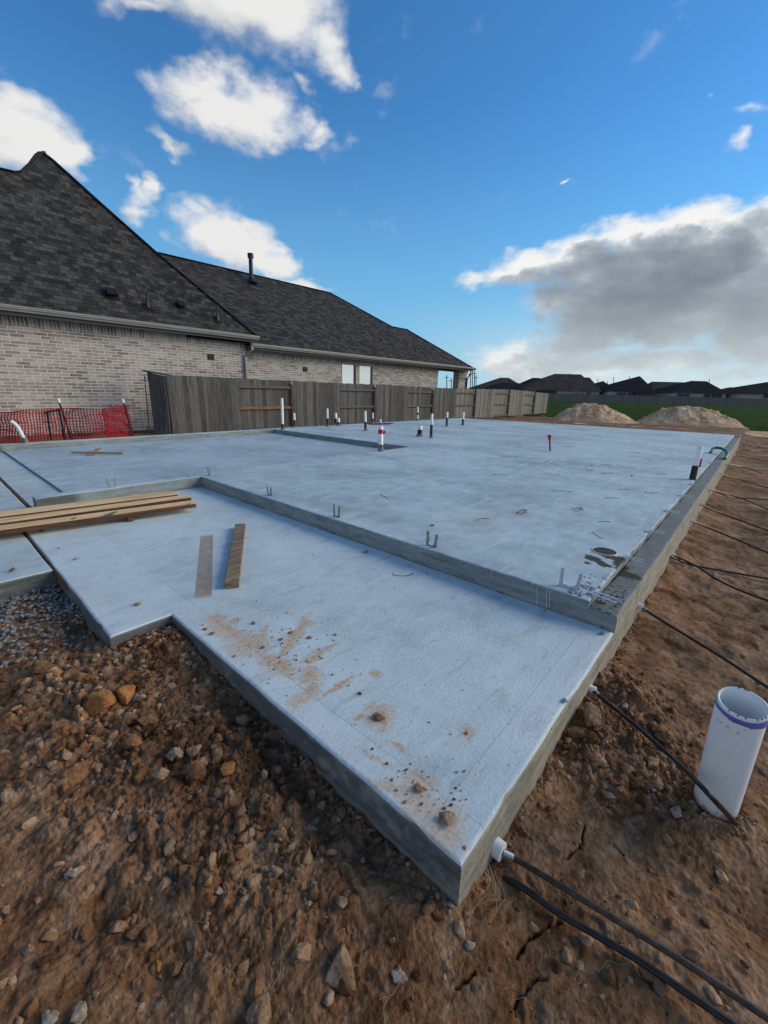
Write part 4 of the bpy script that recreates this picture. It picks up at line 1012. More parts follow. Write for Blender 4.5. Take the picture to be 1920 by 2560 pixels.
m_ = MB(); e = G(612, 1345, .02); m_.tube([e, e+Vector((.03, -.02, .002))], .0015, 6); m_.build('nail', BLACKM, root)
# crossed laths on the garage floor
a, b2 = G(179, 1131, .06), G(309, 1133, .05)
m_ = MB(); m_.beam(a, b2, .045, .03); tag(m_.build('wood_lath', STICK), 'long thin wooden lath lying across a shorter piece on the garage floor', 'lath')
a, b2 = G(228, 1138, .03), G(248, 1122, .06)
m_ = MB(); m_.beam(a, b2, .09, .025); tag(m_.build('wood_offcut', STICK), 'short wooden offcut under the long lath on the garage floor', 'wood offcut')
# ------------------------------------------------------------------ plumbing stubs on the slab
def m_pvc(name='white_pvc', dirt=.5):
    mt, t, b = mat(name); p = P3(t)
    n = t.noise(p, 25, 5, .65); n2 = t.noise(t.vmath('MULTIPLY', p, (6, 6, 1)), 12, 5, .7)
    c = t.mix(t.math('MULTIPLY', t.smooth(n2, .56, .72), dirt), c4(.80, .79, .76), c4(.46, .39, .32))
    c = t.mix(t.math('MULTIPLY', t.smooth(n, .64, .69), .6), c, c4(.26, .14, .08))
    zz = t.math('ADD', t.node('ShaderNodeSeparateXYZ', (p,)).outputs[2], t.math('MULTIPLY', t.noise(p, 30, 5, .7), .10))
    c = t.mix(t.smooth(zz, -.085, -.135), c, c4(.30, .17, .09))
    t.set(b.inputs['Base Color'], c); b.inputs['Roughness'].default_value = .38; return mt
PVC = m_pvc(); REDT = simple('red_tape', (.50, .01, .02), .5)
MORT = simple('splashed_concrete', (.2, .2, .185), .9, 0, .35, 30, .004)
ZU = .124
STUBS = [  # base, top, width in photo px, dark share, label
 ((707,1074),(704.6,996),6.5,.17,'tallest slim white pipe stub, leftmost on the slab before the fence',0),
 ((737.5,1068.5),(735.2,1033),5.2,.5,'short white stub with dark foot, just right of the tallest slim one',0),
 ((818.9,1066.3),(818.2,1021.7),5.2,.45,'slim white stub with dark lower half, left of the pair of thick short stubs',0),
 ((840,1061),(839,1033),6.8,.5,'taller one of the pair of thick short white stubs close together',0),
 ((846,1064),(846,1045.5),7.5,.45,'lower one of the pair of thick short white stubs close together',0),
 ((914,1076.7),(913,1028),6.2,.44,'white stub with black lower half, left of the stub wrapped in red tape',0),
 ((932,1055.5),(931.8,1032),4,.35,'thin far white stub against the fence, behind the red taped one',0),
 ((951.3,1060.7),(951,1048),4.5,0.0,'tiny white stub standing in a dark recess behind the red taped one',0),
 ((1044,1052),(1044.4,1017.4),4,.12,'thin white stub with a black band near the far edge of the slab',2),
 ((1049,1090.7),(1050.6,1065.3),11.5,.62,'short fat white stub with black front, left of the tall black footed one',0),
 ((1077.6,1094.6),(1080,1034.7),6.8,.54,'tall white stub with long black lower half in the middle of the slab',0),
 ((1116.7,1066),(1118.3,1030),5.2,.58,'white stub with black lower half, left one of the two far right stubs',0),
 ((1156.7,1063.3),(1158.7,1030.5),5.2,.45,'white stub with dark foot, rightmost of the white stubs before the fence',0)]
for (bx, by), (tx, ty), w, dk, lb, band in STUBS:
    a = G(bx, by, ZU); D = depth(a); b2 = GD(tx, ty, D); r = w/2*D/FPX
    root = empty('plumbing_stub', a.to_tuple(), lb, 'pipe', 'white plumbing stubs standing on the slab')
    zc = a.lerp(b2, dk)
    if dk > .02: m_ = MB(); m_.tube([a-Vector((0, 0, .02)), zc], r*1.06, 16); m_.build('black_sleeve', BLACKP, root)
    m_ = MB(); m_.pipe(zc if dk > .02 else a, b2, r, r*.8, 20); m_.build('pipe', PVC, root)
    m_ = MB(); m_.tube([a-Vector((0, 0, .01)), a+Vector((0, 0, .02)), a+Vector((0, 0, .05))], [r*1.9, r*1.5, r*1.12], 14); m_.build('mortar_collar', MORT, root)
    if band: m_ = MB(); m_.tube([a.lerp(b2, .42), a.lerp(b2, .58)], r*1.12, 14); m_.build('black_band', BLACKP, root)
# red taped stub
a = G(952, 1128, ZU); D = depth(a); b2 = GD(952, 1066, D); r = 6*D/FPX
root = empty('taped_plumbing_stub', a.to_tuple(), 'thick white pipe stub wrapped with red tape near its top, front one on the slab', 'pipe')
m_ = MB(); m_.pipe(a.lerp(b2, .2), b2, r, r*.82, 24); m_.build('pipe', PVC, root)
m_ = MB(); m_.tube([a-Vector((0, 0, .01)), a+Vector((0, 0, .03)), a.lerp(b2, .24)], [r*1.5, r*1.15, r*1.06], 18); m_.build('mortar_collar', MORT, root)
m_ = MB(); m_.tube([a.lerp(b2, .68), a.lerp(b2, .86)], r*1.08, 20); e = a.lerp(b2, .80)+Vector((RGT[0], RGT[1], 0))*r
m_.slab([e, e+Vector((RGT[0], RGT[1], 0))*r*.9+Vector((0, 0, .02)), e+Vector((RGT[0], RGT[1], 0))*r*1.0-Vector((0, 0, .03)), e-Vector((0, 0, .05))], .004); m_.build('red_tape', REDT, root)
# red capped pipe
a = G(1375.4, 1127.5, ZU); D = depth(a); b2 = GD(1373.8, 1087.8, D); r = 2.2*D/FPX
root = empty('red_capped_pipe', a.to_tuple(), 'thin grey pipe with a bright red cap standing alone on the open slab', 'pipe')
m_ = MB(); m_.tube([a, a.lerp(b2, .75)], r, 12); m_.build('pipe', simple('grey_pipe', (.09, .085, .10), .5), root)
m_ = MB(); m_.tube([a.lerp(b2, .68), a.lerp(b2, .82), a.lerp(b2, .86), b2], [r*1.4, r*1.5, r*2.1, r*2.1], 14); m_.build('cap', REDT, root)
# dark recess (box-out) behind, its darkness put into a flat sheet
c = G(943, 1059.5, ZU+.004); m_ = MB(); pts = []
for k in range(22):
    an = k/22*6.283; q = G(948+34*math.cos(an)*(1+.2*math.sin(3*an)), 1059.5-3.0*math.sin(an)*(1+.3*math.sin(2*an+1)), ZU+.004); pts.append(q)
m_.slab(pts, .006); tag(m_.build('recess_patch', simple('recess_dark', (.05, .045, .04), .35)), 'flat dark sheet standing in for the recess round the tiny stub near the far slab edge', 'recess')
# clear riser with black sleeve and red tag near the right edge
a = G(1731, 1199, ZU); D = depth(a); b2 = GD(1738.5, 1165.5, D); c = GD(1751, 1117.6, D); r = 7.0*D/FPX
root = empty('clear_riser_pipe', a.to_tuple(), 'leaning clear pipe in a black sleeve with a red tag, by the right slab edge', 'pipe')
m_ = MB(); m_.tube([a-Vector((0, 0, .02)), b2], [r*1.05, r], 18); m_.build('black_sleeve', BLACKP, root)
def m_clear():
    mt, t, b = mat('clear_plastic'); b.inputs['Base Color'].default_value = c4(.85, .9, .95); b.inputs['Roughness'].default_value = .15
    b.inputs['Alpha'].default_value = .35; return mt
m_ = MB(); m_.pipe(b2, c, r*.92, r*.85, 24); cp = m_.build('clear_pipe', m_clear(), root)
m_ = MB(); m_.pipe(c-(c-b2).normalized()*.012, c, r*.97, r*.8, 24); m_.build('rim', WHITEP, cp)
a1, a2 = GD(1748.5, 1167, D), GD(1752.8, 1147, D)
m_ = MB(); m_.slab([a1+Vector((0, 0, 0)), GD(1752, 1167, D), GD(1755.5, 1150, D), GD(1755, 1146.5, D), GD(1750.5, 1147, D), GD(1749.5, 1160, D)], .012); m_.slab([GD(1744, 1168, D), GD(1751, 1167.5, D), GD(1751, 1164, D), GD(1745, 1164.5, D)], .012); m_.build('red_tag', REDT, root)
# green hose
root_pts = [(1776,1133.5,.14),(1780,1131,.20),(1790,1131.3,.22),(1802,1134,.22),(1813,1137,.20),(1818.5,1140,.15),(1813,1143.8,.105)]
m_ = MB(); m_.tube([G(x, y+0, ZU).lerp(G(x, y, ZU), 0)+Vector((0, 0, z-ZU)) for x, y, z in root_pts], .026, 12); tag(m_.build('green_hose', simple('green_plastic', (.01, .16, .09), .5)), 'short bent green hose arching over the right edge of the slab', 'hose')
# white bent conduit on the left curb
m_ = MB(); pp = [GY(x, y, 9.7) for x, y in ((64, 1104), (59, 1094), (53, 1083), (46, 1070), (38, 1060), (27, 1052))]; 
root = empty('bent_conduit', pp[0].to_tuple(), 'white bent plastic conduit rising from the garage curb before the red netting', 'conduit')
m_.tube(pp[1:], .028, 12); m_.build('pipe', WHITEP, root); m_ = MB(); m_.tube([pp[0]-Vector((0, 0, .12)), pp[0], pp[1]], .045, 10); m_.build('mortar_collar', MORT, root)
# floor drain ring
c = G(1511, 1379, ZU); D = depth(c); r = 28.5*D/FPX
root = empty('floor_drain', c.to_tuple(), 'round white pipe end filled with dark mud, flush in the slab near the right edge', 'drain')
m_ = MB(); ring = []
for (rr, zz) in ((r, -.003), (r, .005), (r*.94, .006), (r*.94, -.003)):
    ring += [(c.x+rr*math.cos(k/40*6.283), c.y+rr*math.sin(k/40*6.283), ZU+zz) for k in range(40)]
m_.add(ring, [(i*40+k, i*40+(k+1) % 40, (i+1)*40+(k+1) % 40, (i+1)*40+k) for i in range(3) for k in range(40)], smooth=True); m_.build('ring', simple('yellowed_pvc', (.62, .60, .5), .5), root)
m_ = MB(); m_.add([(c.x+r*.94*math.cos(k/40*6.283), c.y+r*.94*math.sin(k/40*6.283), ZU+.0025) for k in range(40)], [tuple(range(40))]); m_.build('mud_filling', simple('mud_filling', (.05, .04, .035), .85, 0, .45, 30, .003), root)
# big white drain pipe in the soil
zb_ = -.21; a = G(1783, 2022, zb_); b0 = a; 
top = GD(1859, 1761, 1)
# its top rim centre lies on the ray; the pipe leans very slightly
D0 = depth(a); rpx = 56.5; r = .0572
r = .0605; dt = 1.215; top = GD(1858, 1757, dt)
root = empty('drain_pipe', a.to_tuple(), 'wide white drain pipe standing in the clay, purple primer band round its rim', 'pipe')
ax = (top-a).normalized()
m_ = MB(); m_.pipe(a-ax*.12, top, r, r-.0065, 64); bp = m_.build('pipe', m_pvc('big_pvc', .35), root)
m_ = MB(); seg = 96; e1_ = (Vector((1, 0, 0))-ax*ax.x).normalized(); e2_ = ax.cross(e1_); vs = []
for k in range(seg):
    t_ = 6.28318*k/seg; dd = (e1_*math.cos(t_)+e2_*math.sin(t_)); vs.append(top-ax*.010+dd*(r+.0006))
for k in range(seg):
    t_ = 6.28318*k/seg; dd = (e1_*math.cos(t_)+e2_*math.sin(t_)); dr = .037+.010*math.cos(t_+.6)+.004*mnoise.noise(Vector((math.cos(t_)*2, math.sin(t_)*2, 0)))+max(0, mnoise.noise(Vector((k*.9, 3, 0)))-.25)*.03*(1 if math.cos(t_-2.6) > .3 else .15)
    vs.append(top-ax*dr+dd*(r+.0006))
m_.add(vs, [(k, (k+1) % seg, seg+(k+1) % seg, seg+k) for k in range(seg)], smooth=True); m_.build('primer_band', simple('purple_primer', (.20, .18, .62), .45, 0, .25, 20), root)
m_ = MB()
for k in range(9):
    t_ = rng.uniform(0, 6.28); dd = (e1_*math.cos(t_)+e2_*math.sin(t_)); m_.box(top+dd*(r-.003), (.004, .004, .002))
m_.build('rim_grit', CLODS['dark'], bp)
PIPE_AXIS = (a, top)

m_ = MB()
for (x0, y0, x1, y1) in ((1345, 1462, 1342, 1512), (1369, 1470, 1366, 1520), (1377, 1471, 1373, 1519), (1052, 1372, 1050, 1392), (1230, 1424, 1229, 1448)):
    a, b2 = GX(x0, y0, 2.169), GX(x1, y1, 2.169); a.z = min(a.z, .112); b2.z = max(b2.z, .006)
    m_.tube([a, a.lerp(b2, .3)+Vector((0, .003, 0)), a.lerp(b2, .7)-Vector((0, .002, 0)), b2], [.0025, .002, .002, .0028], 6)
m_.build('cement_drips', simple('dried_cement', (.62, .64, .63), .9, 0, .1, 40), slab)
# ------------------------------------------------------------------ steel straps
GALV = simple('galvanised_steel', (.30, .33, .35), .42, .6, .12, 40)
GALV2 = simple('bright_galvanised_steel', (.50, .54, .57), .38, .5, .1, 40)
def strap(name, M, w, h, label, group, prong=.024, holes=False, gm=None):
    """U of flat strip: foot plate joined to two tapering arms, in the x-z plane of M"""
    root = empty(name, M.translation.to_tuple(), label, 'strap', group)
    m_ = MB(); th = .0022
    def plate(pts):
        n = len(pts); vs = [M @ Vector((x, -th, z)) for x, z in pts]+[M @ Vector((x, th, z)) for x, z in pts]
        m_.add(vs, [tuple(range(n)), tuple(range(2*n-1, n-1, -1))]+[(i, i+n, (i+1) % n+n, (i+1) % n) for i in range(n)])
    N = 7; out = []; inn = []
    pl = [(-w/2-.004, h), (-w/2+prong*.75, h*1.0)]
    for k in range(N+1):                    # inner U curve
        t_ = math.pi*(1-k/N); pl.append(((w/2-prong)*math.cos(t_), h*.28-h*.22*math.sin(t_)))
    pl += [(w/2-prong*.75, h*.96), (w/2+.004, h*.96), (w/2, 0), (-w/2, 0)]
    half = len(pl)//2
    # split into quads strip for a clean concave shape
    L = [(-w/2-.004, h), (-w/2+prong*.7, h), (-(w/2-prong), h*.30), (-w/2, h*.30)]
    Rr = [(w/2-prong*.7, h*.95), (w/2+.004, h*.95), (w/2, h*.30), (w/2-prong, h*.30)]
    plate(L); plate(Rr)
    ins = [((w/2-prong)*math.cos(math.pi*(1-k/N)), h*.30-h*.20*math.sin(math.pi*(1-k/N))) for k in range(N+1)]
    for k in range(N):
        xa, xb = ins[k][0], ins[k+1][0]; plate([(xa, 0), (xb, 0), (xb, ins[k+1][1]), (xa, ins[k][1])])
    plate([(-w/2, 0), (ins[0][0], 0), (ins[0][0], h*.30), (-w/2, h*.30)]); plate([(ins[-1][0], 0), (w/2, 0), (w/2, h*.30), (ins[-1][0], h*.30)])
    m_.build('strap_plate', gm or GALV, root)
    if holes:
        m_ = MB()
        for sx in (-1, 1):
            for k in range(3):
                q = M @ Vector((sx*(w/2-.004-prong*.25), 0, h*(.45+.2*k))); d = M.to_3x3() @ Vector((0, 1, 0)); m_.tube([q-d*.003, q+d*.003], .0025, 8)
        m_.build('nail_holes', BLACKM, root)
    return root
GRP = 'steel anchor straps cast in the slab edge'
LB = ['steel anchor strap standing upright on the garage step, left of the inner corner', 'bent bright strap on the garage step just left of the inner corner of the slab', 'upright strap just right of the inner corner of the slab', 'second upright strap along the porch step from the inner corner', 'third upright strap along the porch step from the inner corner', 'upright strap at the middle of the near end of the porch step', 'wide bright strap with nail holes, bent outwards beside the broken slab corner']
for k, (px, py, hp, wp, ang, onA, tilt) in enumerate([(281,1219,24,22,0,1,0),(483,1191,20,22,0,1,25),(523,1189,20,10,0,0,0),(675,1239,23,16,0,0,0),(842,1293,31,20,0,0,-3),(1078,1367,36,27,0,0,2),(1419,1474,44,50,0,0,0)]):
    c = G(px, py, ZU-.004); D = depth(c); h = hp*D/FPX; w = wp*D/FPX/ (math.cos(YAW) if not onA else 1)*(.9)
    vdir = Vector((0, -1, 0)) if not onA else Vector((1, 0, 0))
    M = Matrix((vdir, Vector((0, 0, 1)).cross(vdir), Vector((0, 0, 1)))).transposed().to_4x4() @ Matrix.Rotation(R_(tilt), 4, 'Y') @ Matrix.Rotation(R_(rng.uniform(-8, 8)), 4, 'X')
    if k == 6: M = M @ Matrix.Rotation(R_(-12), 4, 'X'); c = c+Vector((.015, 0, .006))
    M.translation = c
    strap('anchor_strap', M, min(w, .11), h*1.05, LB[k], GRP, .026 if k in (3, 4, 5) else .02, holes=(k >= 5), gm=GALV2 if k in (1, 6) else None)
FL = [(1546,1500,.115,'flat bright strap lying over the broken corner of the slab, nearest on the ledge'),(1572,1393,.105,'flat double strap on the brick ledge beside the round drain'),(1626,1328,.10,'flat double strap on the brick ledge, second beyond the round drain'),
      (1673,1277,.10,'flat double strap on the brick ledge, third beyond the round drain'),(1706,1239,.09,'flat strap on the brick ledge, fourth beyond the round drain'),(1735,1211,.08,'flat strap on the brick ledge beside the leaning clear pipe'),(1778,1157,.07,'small flat strap on the ledge beyond the leaning clear pipe'),(1800,1131,.07,'small flat strap on the ledge just past the green hose')]
for k, (px, py, ln, lb) in enumerate(FL):
    c = G(px, py, ZU+.006); c.y = .50
    M = Matrix((Vector((1, 0, 0)), Vector((0, 0, -1)), Vector((0, -1, 0)))).transposed().to_4x4(); M = Matrix.Rotation(R_(rng.uniform(-14, 6)), 4, 'Z') @ Matrix.Rotation(R_(-2), 4, 'X') @ M; M.translation = c
    strap('anchor_strap', M, .052, ln*1.25, lb, GRP, .014, holes=(k < 3), gm=GALV2)

# ------------------------------------------------------------------ tendons sticking out of the slab side
CAB = simple('greased_cable', (.022, .017, .014), .42, 0, .3, 40)
CAB2 = simple('brown_cable', (.075, .045, .028), .5, 0, .3, 40)
CG = 'black cable tails sticking out of the slab side'
def cable(pts, label, r=.0075, mt=CAB, cap=True, name='cable_tail'):
    P = [Vector(q) for q in pts]; out = []
    for i in range(len(P)-1):                       # Catmull-Rom
        p0, p1, p2, p3 = P[max(i-1, 0)], P[i], P[i+1], P[min(i+2, len(P)-1)]
        for k in range(8):
            t = k/8; out.append(.5*((2*p1)+(p2-p0)*t+(2*p0-5*p1+4*p2-p3)*t*t+(3*p1-p0-3*p2+p3)*t**3))
    out.append(P[-1]); root = empty(name, P[0].to_tuple(), label, 'cable', CG)
    m_ = MB(); m_.tube(out, r, 10); m_.build('cable', mt, root)
    if cap:
        d = (P[1]-P[0]).normalized(); m_ = MB(); m_.tube([P[0]-Vector((0, -.02, 0)), P[0]+Vector((0, -.022, 0))], cap if cap is not True else .022, 18); e = m_.build('pocket_former', WHITEP, root)
        m_ = MB(); m_.tube([P[0]+Vector((0, -.02, 0)), P[0]+d*.05], r*1.25, 10); m_.build('sheath_end', GALV, e)
    return root
YS = .329
s0 = GY(1240, 2118, YS)
cable([s0, GD(1290, 2148, depth(s0)*.985), G(1460, 2250, -.10), G(1700, 2398, -.10), G(1960, 2572, -.10)], 'brown cable tail held above the soil, starting at the white disc by the slab corner', .0085, CAB2, cap=.027)
cable([GY(1222, 2165, YS)+Vector((0, 0, -.03)), G(1300, 2215, -.165), G(1400, 2285, -.17), G(1560, 2378, -.16), G(1700, 2470, -.15), G(1860, 2580, -.15)], 'black cable tail half sunk in the soil below the brown one, at the bottom right', .009, CAB, cap=None)
pa, pt = PIPE_AXIS
dp = depth(pa.lerp(pt, .12))
cable([GY(1476, 1722, YS), G(1590, 1815, -.11), G(1690, 1903, -.09), GD(1745, 1957, dp-.13), GD(1790, 2005, dp-.17), G(1843, 2062, -.19)], 'black cable tail crossing in front of the wide white drain pipe', .008, CAB, cap=.018)
def side_cable(px0, py0, pts, lb, r=.008, cap=True):
    s = GY(px0, py0, YS); return cable([s]+[G(x, y, z) for x, y, z in pts], lb, r, CAB, cap=.02 if cap else None)
side_cable(1597, 1515, [(1680,1567,-.13),(1800,1640,-.16),(1925,1722,-.18),(2050,1800,-.2)], 'long straight black cable tail leaving the slab side at the broken corner')
side_cable(1680, 1387, [(1740,1415,-.15),(1790,1447,-.17),(1860,1480,-.2),(1960,1515,-.2)], 'black cable tail level with the round drain, lower one of a crossing pair')
side_cable(1676, 1392, [(1730,1412,-.19),(1800,1426,-.21),(1880,1440,-.21),(1970,1456,-.21)], 'black cable tail level with the round drain, flatter one of a crossing pair', cap=False)
side_cable(1728, 1302, [(1775,1322,-.17),(1850,1352,-.2),(1930,1386,-.2),(2000,1412,-.2)], 'black cable tail second beyond the round drain')
side_cable(1751, 1260, [(1800,1283,-.17),(1870,1308,-.21),(1940,1334,-.21)], 'black cable tail third beyond the round drain')
side_cable(1774, 1224, [(1820,1236,-.17),(1870,1252,-.22),(1930,1278,-.22)], 'black cable tail fourth beyond the round drain, lower of two')
side_cable(1776, 1222, [(1824,1242,-.21),(1870,1246,-.23),(1940,1250,-.23)], 'black cable tail fourth beyond the round drain, flat upper of two', cap=False)
side_cable(1800, 1185, [(1840,1196,-.18),(1880,1208,-.23),(1940,1225,-.23)], 'black cable tail with a bow just before the green hose')
side_cable(1815, 1160, [(1850,1166,-.18),(1885,1176,-.23),(1905,1184,-.24)], 'short black cable tail level with the green hose')
side_cable(1818, 1158, [(1850,1165,-.22),(1880,1166,-.24),(1940,1166,-.24)], 'flat black cable tail level with the green hose', cap=False)
side_cable(1832, 1138, [(1860,1142,-.2),(1890,1147,-.24),(1935,1156,-.24)], 'black cable tail first past the green hose')
side_cable(1845, 1124, [(1870,1126,-.2),(1900,1127,-.24),(1950,1129,-.24)], 'black cable tail second past the green hose')
side_cable(1853, 1110, [(1870,1113,-.2),(1895,1118,-.24),(1940,1126,-.24)], 'black cable tail third past the green hose, near the far slab corner')
side_cable(1858, 1101, [(1880,1106,-.2),(1905,1110,-.24),(1940,1112,-.24)], 'last black cable tail at the far right corner of the slab')

# ------------------------------------------------------------------ loose tie wires on the slab
RUSTW = simple('rusty_wire', (.09, .05, .035), .7, .3, .3, 60)
WIRES = [  # x, y, length px, tilt deg, bow, hooks, z
 (1252,1187,28,2,.05,0,.124),(1264,1142,20,2,.05,0,.124),(1298,1141,20,-2,.3,1,.124),(1338,1145,18,3,.1,0,.124),(1385,1160,20,5,.1,0,.124),(1367,1155,12,-10,.5,0,.124),(1394,1148,12,0,.2,0,.124),
 (1474,1166,18,-10,.8,1,.124),(1474,1176,18,0,.1,1,.124),(1518,1182,24,0,-.6,1,.124),(1514,1162,26,2,.1,1,.124),(1500,1136,18,-3,.2,0,.124),(1594,1132,20,2,.15,0,.124),(1656,1185,26,2,.05,0,.124),
 (1405,1229,50,3,.25,1,.124),(1560,1225,28,3,.35,0,.124),(1628,1231,32,2,-.3,1,.124),(1530,1246,38,2,.18,0,.124),(1305,1280,28,-18,.9,1,.124),(1444,1273,30,4,.6,1,.124),
 (1207,1299,36,-6,.3,0,.124),(1512,1305,36,3,.22,0,.124),(1497,1338,34,30,-.45,0,.124),(1008,1435,54,-2,-.4,1,0),(960,1242,22,25,.3,1,.124),(1235,1186,10,0,.3,0,.124),
 (1600,1104,40,2,-.4,0,.124),(1740,1109,40,2,-.1,0,.124),(1640,1140,16,2,.2,0,.124),(1420,1116,16,2,.1,0,.124),(832,1333,14,10,.4,1,0),(1250,1481,16,25,.1,0,0)]
NEARB = {0: 'long straight wire at the left end of the scatter, between taped stub and round drain', 1: 'straight wire left of and below the red capped pipe foot, upper left of the scatter', 2: 'slightly arched wire just below and left of the red capped pipe',
 3: 'short wire directly below the red capped pipe', 4: 'short wire below the arched hook, right under the red capped pipe', 5: 'tiny arched wire under the red capped pipe, above the flat short one', 6: 'small wire right of and below the red capped pipe',
 7: 'strongly curled reddish wire in the middle of the slab', 8: 'small flat hooked wire just below the curled reddish one', 9: 'wide u shaped wire right of the curled reddish one', 10: 'flat hooked wire above the wide u shaped one',
 11: 'short wire above the flat hooked one, middle of the slab', 12: 'straight wire far on the slab, left of the leaning clear pipe and high up', 13: 'straight thin wire left of the black sleeve of the clear pipe', 14: 'long bowed wire with a dark end, left part of the slab centre',
 15: 'arched wire between the long bowed wire and the slab ledge', 16: 'sagging hooked wire nearest the ledge, right of the arched one', 17: 'long slightly arched wire above the double bent rusty wire', 20: 'arched wire left of the bowed one, above the step',
 25: 'tiny wire between taped stub and red capped pipe', 26: 'long sagging wire near the far edge of the slab', 27: 'long wire near the far edge, above the leaning clear pipe', 28: 'short wire between red capped pipe and clear pipe', 29: 'short wire near the far edge, right of the red cap',
 23:'longest rusty tie wire with hooked ends, on the porch slab below the step', 30:'tiny hooked wire at the foot of the porch step', 31:'short straight wire at the foot of the porch step near the right', 24:'small z shaped wire alone near the upright straps', 18:'tangle of red rusty wire near the middle of the slab', 19:'double bent rusty wire right of the red tangle', 22:'curved wire just above the round drain', 21:'bowed wire second above the round drain'}
for k, (px, py, ln, tl_, bow, hk, z) in enumerate(WIRES):
    a = R_(tl_); N = 9; P = []
    for j in range(N+1):
        u = j/N-.5; x = px+u*ln*math.cos(a); y = py+u*ln*math.sin(a)-bow*ln*.22*(1-4*u*u)
        P.append(G(x, y, z+.0025+.002*math.sin(j*1.3)))
    if hk:
        P.insert(0, P[0]+Vector((rng.uniform(-.01, .02), rng.uniform(-.02, .02), .012)).lerp(Vector((.02, .0, .008)), .5)); P.append(P[-1]+Vector((-.018, .012, .008)))
    m_ = MB(); m_.tube(P, .0021 if k < 22 or k > 24 else .0017, 6)
    if k in (18, 19):
        m_.tube([G(px-ln*.4, py+4, z+.003), G(px, py-4, z+.02), G(px+ln*.45, py+1, z+.003)], .002, 6); m_.tube([G(px-ln*.2, py+6, z+.003), G(px+6, py+2, z+.012), G(px+ln*.4, py-6, z+.003)], .002, 6)
    lb = NEARB.get(k, 'thin bent piece of dark tie wire scattered on the open house slab')
    tag(m_.build('tie_wire', RUSTW), lb, 'wire', 'bits of tie wire scattered on the slab')

# ------------------------------------------------------------------ crumbs and lumps on the slabs
BITS = [(915,1382,9,'grey','round grey concrete lump at the foot of the porch step',0),(1416,1533,11,'grey','long concrete chip at the foot of the step, below the wide strap',0),(1400,1529,7,'grey','left small concrete chip beside the long chip at the step foot',0),(1362,1528,5,'tan','small tan chip left of the concrete chips at the step foot',0),
 (1497,1568,9,'grey','left one of the concrete crumbs lying in the corner of the porch step',0),(1515,1573,11,'grey','largest concrete crumb lying in the corner of the porch step',0),(1506,1586,10,'grey','flat concrete crumb nearest the edge in the corner of the porch step',0),
 (1413,1754,10,'grey','flat grey chip on the right edge of the porch slab',0),(345,1512,9,'rust','rust brown lump alone on the porch slab left of the damp print',0),(191,1398,7,'grey','grey pebble left on the porch near the joint',0),(148,1371,5,'grey','grey pebble pair beside the joint under the planks',0),(104,1328,6,'dark','dark crumb under the front plank',0),
 (33,1427,13,'tan','flat tan clod on the driveway slab at the left edge',0),(513,1574,8,'rust','rusty lump close to the slab margin, left one of two',0),(532,1585,9,'brown','brown lump close to the slab margin, right one of two',0),(635,1559,8,'tan','pale tan lump at the top of the orange smears',0),
 (727,1583,8,'rust','bright rusty lump in the middle of the orange smears',0),(774,1595,8,'rust','dark rusty lump right of the bright one in the smears',0),(704,1599,7,'rust','cluster of rusty crumbs in the orange smears',0),(657,1620,8,'brown','flat brown lump in the lower part of the orange smears',0),(839,1588,6,'tan','lone tan pebble right of the orange smears',0),
 (899,1735,7,'dark','black mud crumb in the middle of the porch slab',0),(946,1798,17,'tan','rounded tan mud lump with a stain ring on the porch slab',0),(1117,2052,26,'tan','big layered tan mud lump near the slab corner',0),(1045,1972,16,'tan','low mud lump in the stain above the big layered lump',0),
 (1161,2119,6,'rust','small red crumb alone by the sharp slab corner',0),(1160,1929,5,'rust','red crumb on the clean part of the porch slab right of the stains',0),(1014,2006,6,'rust','dark red crumb in the lower mud stain',0),
 (1580,1190,4,'dark','black lump alone on the far part of the house slab',.124),(1483,1490,9,'grey','broken concrete chunk at the broken slab corner, left one',.10),(1506,1504,9,'grey','broken concrete chunk at the broken slab corner, right pale one',.09),(1080,1314,6,'rust','flat orange crumb behind the upright straps on the house slab',.124),
 (1166,1834,6,'tan','small mud spot with crumbs right of the rounded lump',0)]
for k, (px, py, rp, kind, lb, z) in enumerate(BITS):
    c = G(px, py, z); s = rp*depth(c)/FPX*.9
    o = lump('mud_lump' if kind != 'grey' else 'concrete_chip', c.x, c.y, z+s*.30, s, CLODS[kind], lb, 'lump' if kind != 'grey' else 'chip', 'loose lumps on the slab', seed=200+k, sub=3); o.scale = (1, 1, .62 if rp < 14 else .5)
items = []
for k in range(260):
    if k < 120: px, py = rng.gauss(720, 90), rng.gauss(1620, 55)
    elif k < 190: px, py = rng.gauss(1040, 60), rng.gauss(1990, 40)
    else: px, py = rng.uniform(150, 1500), rng.uniform(1330, 1950)
    c = G(px, py, 0)
    if .75 < c.x < 2.1 and .38 < c.y < 4.6: items.append((c.x, c.y, .002, .0022+.0045*rng.random()**3, rng.uniform(0, 6)))
for k in range(110): items.append((rng.uniform(2.2, 2.6), rng.uniform(.36, .6), .09 if items[-1][1] < .46 else .126, rng.uniform(.002, .006), rng.uniform(0, 6)))
items = [(x, y, (.086 if y < .472 else .126) if x > 2.17 else z, s, a) for x, y, z, s, a in items]
tag(rock_field('slab_crumbs', items, CLOD), kind='stuff')
items = [(rng.uniform(2.19, 2.42), rng.uniform(.35, .60), 0, rng.uniform(.005, .013), rng.uniform(0, 6)) for k in range(60)]
items = [(x, y, (.087 if y < .472 else .125), s, a) for x, y, z, s, a in items]
tag(rock_field('concrete_rubble', items, CLODS['grey']), kind='stuff')
